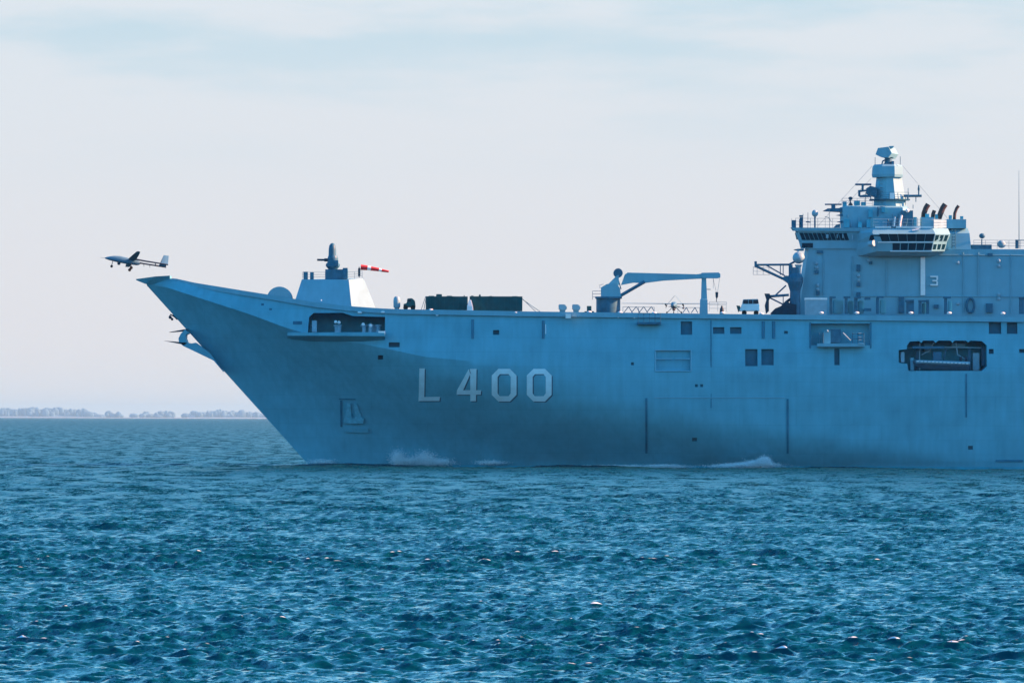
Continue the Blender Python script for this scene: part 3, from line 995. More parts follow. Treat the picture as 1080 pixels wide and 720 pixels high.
mb = MB(); mb.pbar(745, 305, 749.5, 305.2, cr_y, .05)
part(mb, 'rest_lug', M['gear'], rest)
mb = MB(); mb.rail([P(748, 328.5, 2), P(766, 328.7, 2)], 1.3, 1.1, .02)
part(mb, 'railing', M['gear'], rest)
# folded trestle beside the crane
mb = MB()
mb.rail([P(657, 329.5, 1.2), P(690, 330, 1.2)], .75, 1.8, .03, 1)
for x in (658, 666, 674, 682): mb.pbar(x, 329.5, x + 5, 323.3, 1.2, .05); mb.pbar(x + 5, 323.3, x + 9, 329.8, 1.2, .05)
part(mb, 'safety_railing', M['gear'])
mb = MB()
mb.rail([P(715, 330.2, 1.2), P(738, 330.4, 1.2)], .75, 1.8, .03, 1)
for x in (720, 729): mb.pbar(x, 330, x + 4, 324.2, 1.2, .05); mb.pbar(x + 4, 324.2, x + 7, 330, 1.2, .05)
part(mb, 'safety_railing', M['gear'])

# ------------------------------------------------------------------ island
IY = 21.0
mb = plan_loft([
    [(838, 334, IY + 2.2), (842, 334, IY), (1330, 336, IY), (1338, 336, IY + 1.5), (1338, 336, 30), (838, 334, 30)],
    [(849, 262, IY + 2.2), (853, 262, IY), (1324, 264, IY), (1332, 264, IY + 1.5), (1332, 264, 30), (849, 262, 30)]])
island = part(mb, 'island', M['house'])
# bridge level
mb = plan_loft([
    [(844.5, 262.2, IY + 1.0), (848, 262.2, IY - .2), (1000, 262.8, IY - .2), (1000, 262.8, 29), (844.5, 262.2, 29)],
    [(842.5, 255, IY + 1.0), (845.5, 255, IY - .25), (1000, 255.6, IY - .25), (1000, 255.6, 29), (842.5, 255, 29)],
    [(838.5, 243.5, IY + .9), (841, 243.5, IY - .5), (1000, 244.2, IY - .5), (1000, 244.2, 29), (838.5, 243.5, 29)]])
mb.loft([[P(x, y, Y) for x, y, Y in lv] for lv in (
    [(836, 243.6, IY), (838, 243.6, IY - .8), (925, 244.2, IY - .8), (925, 244.2, 29.3), (836, 243.6, 29.3)],
    [(833.5, 240, IY), (836, 240, IY - .9), (925, 240.4, IY - .9), (925, 240.4, 29.3), (833.5, 240, 29.3)])])
bridge = part(mb, 'bridge', M['house'])
mb = MB()
mb.panes(P(846, 253.6, IY - .31), P(896, 253.8, IY - .31), P(893, 245.3, IY - .47), P(842.5, 245, IY - .47), 11, 1, .07, .06)
mb.panes(P(845, 261.6, IY - .23), P(858, 261.6, IY - .23), P(858, 256, IY - .26), P(845, 256, IY - .26), 1, 1, .05, .05)
mb.panes(P(840, 253, IY + 2.5), P(845, 253.5, IY - .2), P(842.0, 245.3, IY - .35), P(838.2, 245, IY + 2.5), 2, 1, .1, .06)
part(mb, 'bridge_window', M['glass'], bridge)
mb = MB()
for x, w_ in ((872.5, 2.6), (883, 1), (889, 1.2), (899, 1.6), (907, 1.2)):
    mb.pbox(x - w_ / 2, 247, x + w_ / 2, 251 + (x > 895) * 1.5, IY - .62, IY - .45)
part(mb, 'window_glint', M['grey'], bridge)  # pale slabs stand in for light reflected in the bridge panes
mb = MB(); mb.rail([P(839, 240, IY - .6), P(886, 240.2, IY - .6)], 1.25, .95, .022); mb.rail([P(835, 240, IY + .5), P(835, 240, 28)], 1.25, 1.2, .022)
part(mb, 'bridge_railing', M['gear'], bridge)
mb = MB(); mb.pbox(835, 232.2, 839.6, 240, IY - .3, IY + .6)
mb.pbar(845, 240, 845, 229, IY, .2); mb.pbox(843, 231, 846.3, 240, IY, IY + .6); mb.pbar(843, 227.8, 847, 227.8, IY, .12)
mb.pbar(859.5, 240, 859.5, 227, IY, .12); mb.pbar(850, 234, 855, 234.5, IY, .07); mb.prism([(879, 240), (882, 237), (886, 236), (886, 240)], IY - .3, IY + .3)
mb.tube([P(870, 228.5, IY), P(874, 229.5, IY), P(877, 234, IY)], .04)
part(mb, 'signal_gear', M['gear'], bridge)
mb = MB(); mb.sphere(P(859.5, 225, IY), .46, .95, .95, 1.05)
part(mb, 'satellite_dome', M['grey'], bridge, smooth=True)
# flying control gallery leaning out over the deck
lv = lambda y, xl, x0, x1, x2, Yp: [(xl, y, IY), (x0, y, Yp), (x1, y, Yp), (x2, y, Yp + 2.6), (x2 + 1, y, IY + 1.5), (xl, y, IY + 1.5)]
mb = plan_loft([lv(270, 905, 925, 978, 990, 19.5), lv(265, 903, 925, 982.5, 996, 17.6), lv(255.3, 903, 923, 984.5, 998.5, 17.3), lv(247, 903, 921, 986.5, 1001.5, 16.8), lv(245.5, 903, 920, 986, 1001, 17.0), lv(241, 903, 921, 983.5, 999, 17.5)])
fly = part(mb, 'flying_control', M['house'])
def flyP(x, y, f):
    """point on the gallery's port face"""
    return P(x, y, 17.6 + (16.8 - 17.6) * f)
mb = MB()
mb.panes(P(930, 254.6, 17.28), P(984, 254.6, 17.28), P(986, 246.6, 16.8), P(927, 246.6, 16.8), 6, 1, .02, .02)
mb.panes(P(941, 264, 17.58), P(982.4, 264, 17.58), P(984, 256.4, 17.33), P(941, 256.4, 17.33), 5, 1, .05, .03)
mb.panes(P(916, 253.4, 17.28 + .0), P(931, 253.8, 17.28), P(928.6, 247.6, 16.85), P(918, 247.6, 16.85), 1, 1, .03, .05)
part(mb, 'gallery_window', M['glass'], fly)
mb = MB()
mb.panes(P(984.4, 255.0, 17.3), P(998.4, 255.0, 19.9), P(1001.4, 247.2, 19.4), P(986.5, 247.2, 16.8), 3, 1, .15, .1)
mb.panes(P(982.5, 264.4, 17.6), P(996, 264.4, 20.2), P(998.4, 256.2, 19.9), P(984.4, 256.2, 17.3), 3, 1, .16, .16)
part(mb, 'end_window', M['glass'], fly)
mb = MB(); mb.rail([P(921, 241, 17.6), P(983, 241.3, 17.6), P(998, 241.3, 20.0)], 1.25, 1.3, .028)
part(mb, 'gallery_railing', M['grey'], fly)
mb = MB(); mb.panes(P(984.5, 240.6, 17.45), P(998.5, 240.6, 20.1), P(998.5, 231.8, 20.1), P(984.5, 231.8, 17.45), 1, 3, .02, .12, .02, .03)
part(mb, 'railing_screen', M['grey'], fly)
mb = MB()
for x0, x1 in ((923, 940), (945, 984)):
    mb.pbox(x0, 238.9, x1, 240.4, 17.4, 17.6)
mb.pbox(926, 255.0, 984.3, 255.9, 17.15, 17.27)  # white ledge lines under the window rows, not lamps
mb.pbox(939, 264.5, 982.6, 265.3, 17.45, 17.57)
mb.tube([P(962, 243.2, 17.2), P(969, 242.2, 17.2)], .12)
part(mb, 'gallery_fitting', M['white'], fly)
mb = MB(); mb.tube([P(916.5, 257.5, 17.1), P(922, 256.4, 16.5)], .34, 14, .42)
mb.tube([P(919.5, 258, 16.8), P(920.5, 263, 17.2)], .09)
part(mb, 'searchlight', M['grey'], fly)
mb = MB()
for x, y0_, h_ in ((938, 231, 9), (945, 229, 11), (951, 226.5, 13), (955, 230, 8)):
    mb.pbar(x, 240.5, x + random.uniform(-2, 2), y0_, 19, .12)
mb.pbox(936, 233, 942, 240, 19.2, 20.2); mb.pbox(951, 222, 963, 240, 19.8, 21.5)
part(mb, 'gallery_gear', M['gear'], fly)
mb = MB()
mb.tube([P(949, 240, 18.7), P(949.5, 234, 18.7), P(951, 227, 18.7)], .16); mb.tube([P(943, 239, 18.7), P(944, 229, 18.7)], .09); mb.sphere(P(957, 222.2, 19.6), .25)
part(mb, 'signal_lamp', M['white'], fly)

# block behind the bridge, under the mast
mb = plan_loft([
    [(886.5, 240.4, 22.5), (890, 240.4, 21.6), (955, 240.8, 21.6), (962, 240.8, 23), (962, 240.8, 28), (886.5, 240.4, 28)],
    [(885.5, 219, 22.5), (889, 218, 21.6), (952, 219, 21.6), (958, 219, 23), (958, 219, 28), (885.5, 219, 28)],
    [(893, 216.6, 22.6), (896, 216.6, 22), (950, 217.5, 22), (956, 217.5, 23), (956, 217.5, 28), (893, 216.6, 28)]])
part(mb, 'upper_house', M['house'], island)
mb = MB()
mb.prism([(868.5, 222.2), (873, 219.8), (890, 219.3), (890, 223.5)], 21.8, 24.5)
mb.pbar(870, 215.6, 887.5, 215.6, 23, .10); mb.pbox(877, 216, 881, 219.8, 22.6, 23.4)
mb.prism([(882, 227), (889, 225.5), (889, 228)], 21.8, 23); mb.prism([(883, 234), (889, 232.5), (889, 235)], 21.8, 23)
part(mb, 'radar_platform', M['gear'], island)
mb = MB(); mb.sphere(P(897, 209.3, 23), .30, 1, 1, .8); mb.pbar(897, 217, 897, 210, 23, .07)
mb.prism([(894, 217.2), (897.3, 212.5), (900, 217.2)], 22.8, 23.4)
part(mb, 'camera_ball', M['dark'], island)
mb = MB()
for x, y0_, y1_ in ((897.5, 235, 239), (906, 229, 235), (915, 233, 239), (894.5, 226, 229)):
    mb.pbox(x - .7, y0_, x + .7, y1_, 21.35, 21.62)
part(mb, 'wall_lamp', M['grey'], island)
# funnel block and slab
mb = plan_loft([
    [(996, 263, 21.3), (1024.5, 263, 21.3), (1024.5, 263, 28), (996, 263, 28)],
    [(998.5, 246, 21.8), (1022.5, 246, 21.8), (1022.5, 246, 28), (998.5, 246, 28)],
    [(999, 240.5, 23), (1020.5, 240.5, 23), (1020.5, 240.5, 28), (999, 240.5, 28)]])
mb.pbox(998, 231.3, 1019, 240.8, 21.9, 27.5)
part(mb, 'funnel', M['house'], island)
mb = MB()
mb.pbox(972, 229, 985, 241, 21, 24)
part(mb, 'exhaust_base', M['house'], island)
for pts, r_ in (([(974, 231), (974.5, 225), (976.5, 219.5), (979, 215.5)], .36), ([(983.5, 231), (984, 226), (985.5, 222)], .26), ([(990, 231), (992, 225), (994.5, 219), (997, 215.5)], .38), ([(1006.5, 231.5), (1007, 225), (1008.8, 220), (1011, 217)], .22)):
    mb = MB(); mb.tube([P(x, y, 23.2) for x, y in pts], r_, 12)
    part(mb, 'exhaust_pipe', M['soot'], island, smooth=True)
# aft roof: small radar, dome, railing, whip
mb = MB(); mb.pbox(1024.8, 258, 1046, 263, 21.6, 24); mb.pbar(1035.5, 258, 1035.5, 252, 22, .08); mb.sphere(P(1035.8, 248.8, 22), .42, 1, .7, .85)
part(mb, 'deck_radar', M['gear'], island)
mb = MB(); mb.sphere(P(1056.3, 257.5, 21.9), .56, 1.05, 1.05, .95)
part(mb, 'small_dome', M['grey'], island, smooth=True)
mb = MB(); mb.rail([P(1027, 262.2, 21.3), P(1200, 263, 21.3)], 1.15, 1.5, .022)
mb.pbox(1071, 252.8, 1074, 262, 21.6, 22); mb.pbar(1072, 253.4, 1085, 253.4, 21.6, .06)
part(mb, 'roof_railing', M['gear'], island)
mb = MB(); mb.tube([P(1074.8, 262, 22), P(1074.6, 180, 22)], .06, 6, .02)
part(mb, 'whip_antenna', M['gear'], island)
# spot marking on the wall
mb = MB(); mb.pbox(971, 271, 975.8, 311.3, IY - .32, IY - .06)
part(mb, 'wall_stripe', M['white'], island)
mb = MB()
for q_ in ((981.3, 290.8, 989.3, 292.4), (983.5, 295.2, 988.6, 296.8), (981.3, 299.6, 989.3, 301.2), (987.7, 292.4, 989.3, 295.2), (987.7, 296.8, 989.3, 299.6)):
    mb.pbox(*q_, IY - .31, IY - .05)
part(mb, 'spot_number', M['white'], island)
mb = MB()
for x, y in ((861, 277.5), (861.5, 282), (862.5, 300.5), (862.5, 305), (905.5, 290.5), (905.5, 295.5), (1010.5, 277.2), (1053.5, 275), (1053.5, 280.5), (1053.5, 310.5), (1053.5, 315), (1010.5, 320), (916, 274.5)):
    mb.sphere(P(x, y, IY - .25), .24, 1, .6, 1, 10, 6)
part(mb, 'floodlight', M['grey'], island)
mb = MB()
for q_ in ((859.5, 285, 863.5, 288.5), (861, 307, 864.5, 311), (903.5, 279, 907.5, 286), (903.5, 298, 907.5, 302), (903.5, 308, 907.5, 313), (916.5, 275.5, 920, 278.5), (948, 313, 953.5, 330), (1040, 320, 1047, 329.5), (985, 321, 990, 325), (1042, 267, 1047, 270), (862, 264, 868, 267)):
    mb.pbox(*q_, IY - .30, IY - .02)
part(mb, 'wall_vent', M['gear'], island)
# lockers and frames along the foot of the island
mb = MB()
for q_ in ((875, 313, 878, 331), (891, 313, 894, 331), (901, 314, 904.5, 331), (924, 314, 927, 331), (956, 316, 964, 331), (969, 317, 972, 331), (977, 316, 980, 331), (996, 314, 999, 331), (1075, 315, 1080, 331), (1087, 315, 1090, 331)):
    mb.pbox(*q_, 12.0, 12.5)
for q_ in ((875, 312.3, 881.5, 314.5), (890, 312.3, 897, 314.5), (901, 312.8, 908, 314.6), (912, 313.5, 918, 316), (925, 312.3, 932, 314.2), (955, 316.4, 964, 318.4), (969, 316.4, 980, 318.4), (995, 312.6, 1003, 314.6), (1075, 313, 1090, 315)):
    mb.pbox(*q_, 11.8, 12.8)
mb.pbox(911, 325, 919, 328, 12, 12.6)
part(mb, 'lashing_frame', M['gear'])
mb = MB()
for q_ in ((878.5, 316, 889, 331), (894.5, 317, 900, 331), (905, 317, 911, 331), (928, 316, 934, 331), (972.5, 319, 976.5, 331), (1000, 317, 1004, 331)):
    mb.pbox(*q_, 13.0, 14.0)
part(mb, 'deck_locker', M['hull'], bevel=.12)
mb = MB()
ov = [(1023.5 + 4 * math.cos(a), 322 + 7.5 * math.sin(a)) for a in np.linspace(0, 2 * math.pi, 18, endpoint=False)]
mb.tube([P(x, y, IY - .3) for x, y in ov] + [P(*ov[0], IY - .3)], .16, 6)
part(mb, 'door_frame', M['gear'], island)

# fittings on the island
mb = MB()
for x in (846.5, 852, 875, 941, 947, 962, 968, 989.5): mb.pbar(x, 241, x + random.uniform(-.6, .6), 241 - random.uniform(9, 20), 20.5, .035)
part(mb, 'aerial', M['gear'], island)
mb = MB()
for x, y0_, y1_ in ((868.5, 268, 311), (899, 270, 330), (935, 275, 312), (1016, 266, 330), (1032, 266, 312), (1066, 268, 330)): mb.pbar(x, y0_, x, y1_, IY - .12, .06)
for y in (268.5, 312.3): mb.pbar(905, y, 1080, y + .6, IY - .12, .06)
part(mb, 'cable_trunk', M['house'], island)
mb = MB()
for x0, x1, y0_, y1_, Y_ in ((889, 893, 212.5, 217.5, 22), (901, 907, 211.5, 217, 22.5), (908.5, 913, 213, 217, 22.4), (957, 961, 224, 231, 22), (963.5, 967, 229, 240, 20.5), (976, 980, 225.5, 229, 22), (986.5, 989, 226, 231, 22.3), (1001, 1004, 227, 231, 22.3), (1013, 1016, 228, 231, 22.3), (890, 896, 231, 240, 20.8), (905, 909, 234, 240, 20.6), (914, 918, 231.5, 240, 20.6)):
    mb.pbox(x0, y0_, x1, y1_, Y_, Y_ + .9)
part(mb, 'roof_cabinet', M['inner'], island)
mb = MB(); mb.rail([P(888, 217, 21.8), P(920, 217.2, 21.8)], 1.0, 1.0, .025); part(mb, 'house_railing', M['gear'], island)
mb = MB()
for y in range(244, 262, 3): mb.pbar(1004, y, 1007.5, y, 21.1, .04)
mb.pbar(1004, 242, 1004, 262, 21.1, .045); mb.pbar(1007.5, 242, 1007.5, 262, 21.1, .045)
part(mb, 'ladder', M['gear'], island)

# ------------------------------------------------------------------ mast
def octo(y, x0, x1, ch=0.30, Yc=25.0):
    cx = (x0 + x1) / 2; k = (DIST + Yc) / FPX
    hw = (x1 - x0) / 2
    o_ = []
    for ax, ay in ((-1, -ch), (-ch, -1), (ch, -1), (1, -ch), (1, ch), (ch, 1), (-ch, 1), (-1, ch)):
        p = P(cx + ax * hw, y, Yc)
        o_.append(Vector((p.x, Yc + ay * hw * k, p.z)))
    return o_
mb = MB(); mb.loft([octo(241, 912, 966, .45), octo(231, 917, 961, .4), octo(229.5, 920.5, 957.5, .32), octo(210, 922, 954.5, .3), octo(187, 924.5, 951, .25)])
mast = part(mb, 'mast', M['house'])
mb = MB(); mb.loft([octo(187.2, 920.5, 951.5, .42), octo(184.5, 919.8, 952, .42), octo(176, 920.5, 951.5, .42), octo(173.8, 922, 950, .42)])
part(mb, 'radar_drum', M['house'], mast)
mb = MB(); mb.lathe(P(937, 174.2, 25), [(1.0, 0), (.55, .25), (.5, .9), (.75, 1.05)], 16)
mb.tube([P(930, 174, 24.5), P(931, 170, 24.5), P(934, 168.5, 24.5)], .1); mb.pbox(940.5, 170, 943, 174.5, 24, 25)
part(mb, 'radar_pedestal', M['gear'], mast)
mb = MB()
a = [P(x, y, 23.8) for x, y in ((923.3, 163), (926, 156.2), (937, 154.8), (940.5, 161.5), (937, 166.3), (929.5, 166))]
b = [P(x + 7, y + 1.5, 26.2) for x, y in ((923.3, 163), (926, 156.2), (937, 154.8), (940.5, 161.5), (937, 166.3), (929.5, 166))]
mb.loft([a, b])
mb.prism([(934, 156), (938, 154.2), (943, 154), (942, 156)], 24, 25.5)
part(mb, 'radar_head', M['house'], mast)
mb = MB()
mb.pbar(902, 194.6, 919, 194.6, 23.5, .13); mb.pbox(909, 195, 911, 200, 23, 24)
mb.prism([(910, 200), (916, 197), (925, 197), (925, 207.5), (917, 206.5), (908, 208), (906, 206.5), (906, 200)], 23.2, 24.0) if False else None
mb.prism([(914, 198.5), (918, 196), (925, 198), (925, 208), (918, 206), (914, 204)], 23.2, 25)
mb.prism([(905.3, 200.5), (914, 200), (914, 201.6), (907.5, 202.5), (907.5, 206), (912, 205.2), (919, 206), (919, 207.8), (907.5, 208), (905.5, 206.5)], 23.2, 24.2)
part(mb, 'yard_platform', M['gear'], mast)
mb = MB()
mb.pbar(953, 206.8, 972, 206.6, 24, .17); mb.pbar(969, 206, 969, 195.5, 24, .10); mb.pbar(969, 198, 969, 201, 24, .15)
mb.pbar(957, 207, 957, 211, 24, .06); mb.pbar(966, 207, 966, 213, 24, .06); mb.pbar(963, 220, 963, 216, 23, .05)
part(mb, 'signal_yard', M['gear'], mast)
mb = MB(); mb.loft([octo(211.5, 917.5, 959, .4), octo(210.3, 917, 959.5, .4)])
part(mb, 'mast_platform', M['gear'], mast)
mb = MB(); mb.rail([P(918, 210.3, 22.3), P(929, 210.3, 21.4), P(947, 210.3, 21.4), P(958.5, 210.3, 22.3)], .95, .9, .025)
part(mb, 'mast_railing', M['gear'], mast)
for x0, x1, y0_, y1_ in ((916, 920.5, 221, 229), (930, 933.5, 218, 224), (926, 928, 191, 196)):
    mb = MB(); mb.pbox(x0, y0_, x1, y1_, 21.0, 22.4)
    part(mb, 'mast_cabinet', M['inner'], mast)
for x, y0_, y1_ in ((918.5, 210, 199), (957.8, 210, 198.5), (923, 174, 166), (949.5, 174, 165), (913, 217, 203), (955, 217, 208)):
    mb = MB(); mb.pbar(x, y0_, x, y1_, 23.5, .04)
    part(mb, 'mast_aerial', M['gear'], mast)
for a_, b_ in (((920, 175, 23), (862, 239, 22)), ((952, 175, 23), (1000, 231, 23)), ((919, 188, 23.5), (890, 218, 22.5))):
    mb = MB(); mb.tube([P(*a_), P(*b_)], .018, 5)
    part(mb, 'stay_wire', M['gear'], mast)
mb = MB(); mb.pbox(938.5, 203.5, 943, 209.8, 21.0, 21.4)
part(mb, 'mast_locker', M['white'], mast)
mb = MB()
for y in range(190, 230, 4): mb.pbar(928, y, 931, y, 21.6 + (230 - y) * .012, .05)
mb.pbar(926, 228, 926, 218, 21.4, .09)
part(mb, 'mast_ladder', M['gear'], mast)

# ------------------------------------------------------------------ forward boom post of the island
YP = 19.5
mb = MB()
mb.lathe((P(838.5, 332, YP).x, YP, P(838.5, 332, YP).z), [(.75, 0), (.7, 3.2), (1.1, 4.5), (1.1, 5.0), (.75, 5.6), (.75, 6.4)], 14)
post = part(mb, 'antenna_post', M['gear'])
mb = MB(); mb.sphere(P(842.3, 271.8, YP - .3), .83, 1, 1, .98); mb.pbox(841, 264, 842.6, 268, YP - .3, YP)
mb.lathe(P(842.0, 283, YP - .3), [(.25, -1.0), (.3, 0), (.5, .5)], 12)
part(mb, 'dome', M['grey'], post, smooth=True)
mb = MB(); mb.prism([(837.5, 263), (842, 262.3), (848, 262.3), (848, 264.2), (841, 264.2)], YP, YP + 2)
mb.pbox(832, 279, 836, 291, YP - .3, YP + .4)
mb.prism([(824, 293.5), (829, 290.5), (844, 293), (841, 300), (833, 300)], YP - .6, YP + .6)
part(mb, 'post_bracket', M['gear'], post)
mb = MB()
mb.tube([P(797, 279.3, YP), P(832, 279, YP), P(838, 276, YP)], .14)
mb.pbar(797, 280.5, 826, 294, YP, .17); mb.pbar(808, 279.5, 828, 291, YP, .09); mb.pbar(823, 279.5, 823, 290, YP, .06); mb.pbar(826, 279.5, 826, 290, YP, .06)
mb.pbox(795.8, 275.5, 798.3, 281.5, YP - .3, YP + .3)
mb.pbar(816, 313, 829, 301, YP, .1); mb.pbar(812, 312.5, 832, 311, YP, .17); mb.pbar(812, 314, 828, 322, YP, .1); mb.pbar(826, 312, 826, 323, YP, .06)
part(mb, 'lattice_boom', M['gear'], post)
mb = MB()
for y in (282, 286, 289.5): mb.pbar(794.3, y, 812, y + .2, YP, .02)
for x in (794.4, 798.5, 805, 811): mb.pbar(x, 281, x, 289.7, YP, .025)
part(mb, 'boom_railing', M['gear'], post)
mb = MB()
mb.prism([(806.5, 309.5), (811.5, 309.5), (813, 312), (811, 317), (811, 328), (808, 331), (806.8, 322), (808.5, 316)], YP - .5, YP + .5)
mb.prism([(813, 330), (818, 325), (824, 322.5), (829, 317), (834, 320), (840, 321), (840, 333), (813, 333)], YP - .8, YP + .8)
mb.tube([P(830, 318, YP), P(834, 315, YP), P(838, 317, YP)], .2)
part(mb, 'boat_davit', M['dark'], post)

# ------------------------------------------------------------------ drones
def make_drone():
    root = empty('drone')
    fus = MB()
    prof = [(-3.45, .03, 0.05, .03), (-3.3, .13, .12, .06), (-2.9, .25, .24, .10), (-2.3, .36, .36, .14), (-1.5, .42, .44, .14), (-0.6, .40, .42, .08), (.2, .36, .38, .04), (.9, .33, .33, .0), (1.25, .22, .22, .0)]
    rings = []
    for x, w_, h_, zc in prof:
        rings.append([(x, w_ * math.copysign(abs(math.cos(t)) ** .75, math.cos(t)), zc + h_ * math.copysign(abs(math.sin(t)) ** .8, math.sin(t))) for t in np.linspace(0, 2 * math.pi, 18, endpoint=False)])
    fus.loft(rings)
    fus.build('fuselage', M['drone'], root, smooth=True)
    MB().tube([(-4.05, 0, .05), (-3.4, 0, .05)], .018, 6).build('pitot_tube', M['drone_dark'], root)
    def wing_ring(x, y, z, ch):
        return [(x + ch * u, y, z + ch * v) for u, v in ((0, 0), (.12, .06), (.4, .085), (.75, .045), (1, 0), (.7, -.012), (.3, -.03), (.08, -.025))]
    for sg in (-1, 1):
        w = MB(); w.loft([wing_ring(-.35, sg * .25, .30, 1.05), wing_ring(-.32, sg * 1.2, .33, 1.0), wing_ring(-.15, sg * 4.2, .36, .78), wing_ring(.02, sg * 6.9, .38, .5), wing_ring(.12, sg * 7.05, .40, .3)])
        w.build('wing', M['drone_dark'] if False else M['drone'], root, smooth=True)
        b = MB(); b.tube([(.4, sg * 1.15, .27), (2.0, sg * 1.15, .2), (4.95, sg * 1.15, .14)], .12, 10, .09)
        b.build('tail_boom', M['drone_dark'], root, smooth=True)
        f = MB(); f.loft([[(3.95, sg * 1.15, .18), (4.4, sg * 1.18, .18), (4.92, sg * 1.15, .18), (4.4, sg * 1.12, .18)], [(4.32, sg * .06, 1.52), (4.6, sg * .09, 1.52), (5.0, sg * .06, 1.52), (4.6, sg * .03, 1.52)]])
        f.build('tail_fin', M['drone'], root)
        l_ = MB(); l_.tube([(.1, sg * .3, -.2), (.12, sg * .95, -.85)], .045, 6)
        leg = l_.build('landing_leg', M['drone_dark'], root)
        t_ = MB(); t_.tube([(.12, sg * .90, -.92), (.12, sg * 1.05, -.92)], .21, 14)
        t_.build('wheel', M['tyre'], leg)
    l_ = MB(); l_.tube([(-2.35, 0, -.15), (-2.42, 0, -.85)], .045, 6)
    leg = l_.build('nose_leg', M['drone_dark'], root)
    MB().tube([(-2.42, -.06, -.93), (-2.42, .06, -.93)], .18, 14).build('wheel', M['tyre'], leg)
    MB().sphere((-1.5, 0, -.42), .22).build('camera_turret', M['drone_dark'], root, smooth=True)
    pr = MB(); pr.tube([(1.25, 0, 0), (1.42, 0, 0)], .09, 10)
    hub = pr.build('propeller_hub', M['drone_dark'], root)
    for a in (0, 1):
        bl = MB(); s_ = 1 if a else -1
        bl.loft([[(1.33, s_ * .05, -.05), (1.37, s_ * .05, -.05), (1.37, s_ * .05, .05), (1.33, s_ * .05, .05)], [(1.35, s_ * .45, -.06), (1.38, s_ * .45, -.05), (1.36, s_ * .45, .06), (1.33, s_ * .45, .05)], [(1.35, s_ * .82, -.02), (1.36, s_ * .82, -.02), (1.36, s_ * .82, .02), (1.35, s_ * .82, .02)]])
        bl.build('blade', M['drone_dark'], hub)
    an = MB()
    for x in (1.9, 2.7): an.tube([(x, 1.15, .2), (x + .1, 1.15, -.2)], .03, 6)
    an.tube([(3.2, -1.15, .15), (3.3, -1.15, -.12)], .05, 6); an.sphere((3.3, -1.15, -.18), .16, 1.5, 1, .7)
    an.build('antenna', M['drone_dark'], root)
    return root
drone = make_drone()
drone.location = P(137.5, 276.2, 10)
tag(drone, 'drone flying nose up just off the ski jump bow', 'drone', 'long winged grey drones')
drone.rotation_mode = 'XYZ'
drone.matrix_world = Matrix.Translation(drone.location) @ Matrix.Rotation(R(9), 4, 'Z') @ Matrix.Rotation(R(7.5), 4, 'Y') @ Matrix.Rotation(R(-7.0), 4, 'X')
parked = copy_tree(drone)
pk = P(711, 330, 11)
parked.matrix_world = Matrix.Translation((pk.x, 11, deck_z(pk.x) + 1.13)) @ Matrix.Rotation(R(87), 4, 'Z')
tag(parked, 'drone parked on deck behind the safety railing below the crane boom', 'drone')

# ------------------------------------------------------------------ shelters and vehicles on deck
def on_deck(x, Y):
    X = P(x, 330, Y).x
    return Vector((X, Y, deck_z(X)))
def shelter(x0, x1, ytop, Y0, Y1, label, rope, extra):
    root = empty('deck_shelter', on_deck((x0 + x1) / 2, (Y0 + Y1) / 2))
    tag(root, label, 'shelter', 'dark green deck shelters')
    o = Vector(root.location)
    def sub(mb, name, mat, **kw):
        return tsub(mb, name, mat, root, o, **kw)
    a, b = P(x0, ytop, Y0), P(x1, ytop, Y0)
    w = MB(); w.box(a.x, b.x, Y0, Y1, o.z + .12, a.z)
    sub(w, 'box_body', M['green'], bevel=.05)
    f = MB()
    for X in (a.x, b.x - .12):
        f.box(X, X + .12, Y0 - .03, Y0 + .06, o.z + .1, a.z + .03)
    f.box(a.x + .12, b.x - .12, Y0 - .03, Y0 + .06, a.z - .1, a.z + .03); f.box(a.x + .12, b.x - .12, Y0 - .03, Y0 + .06, o.z + .1, o.z + .22)
    n = 9
    for i in range(1, n):
        X = a.x + (b.x - a.x) * i / n
        f.box(X - .03, X + .03, Y0 - .04, Y0 + .02, o.z + .23, a.z - .12)
    sub(f, 'box_frame', M['olive'])
    s_ = MB()
    for X in (a.x + .3, b.x - .6): s_.box(X, X + .3, Y0 + .1, Y1 - .1, o.z, o.z + .118)
    sub(s_, 'skid', M['dark'])
    t_ = MB()
    for (xa, xb, h_) in extra:
        pa, pb = P(xa, ytop, Y0), P(xb, ytop, Y0)
        t_.box(pa.x, pb.x, Y0 + .5, Y0 + 1.4, a.z + .001, a.z + h_)
    sub(t_, 'roof_box', M['olive'], bevel=.04)
    g = MB()
    for (xa, ya_, xb, yb) in rope: g.pbar(xa, ya_, xb, yb, Y0 + .3, .035)
    sub(g, 'guy_rope', M['gear'])
    return root
Y0s = 6.0
shelter(449, 493.2, 312.6, Y0s, Y0s + 2.5, 'dark green box shelter nearer the bow, behind the hull number', [(444, 327, 449, 312.5), (447, 327, 449.5, 313)], [(460, 466, .33), (452, 458, .1), (471, 477, .12), (489, 490, .22)])
shelter(495.3, 551, 312.6, Y0s, Y0s + 2.5, 'longer dark green box shelter nearer the crane', [(551.5, 316, 571, 329.5), (550, 314, 566, 329.5)], [(496.5, 499.5, .12), (505, 507, .27), (516, 519, .1), (540, 546, .08)])
mb = MB(); mb.prism([(494, 323), (496.5, 317.5), (498, 324.5), (495.5, 326)], Y0s - 1.2, Y0s - .6)
o = mb.build('canvas_bag', M['white'], loc=None)
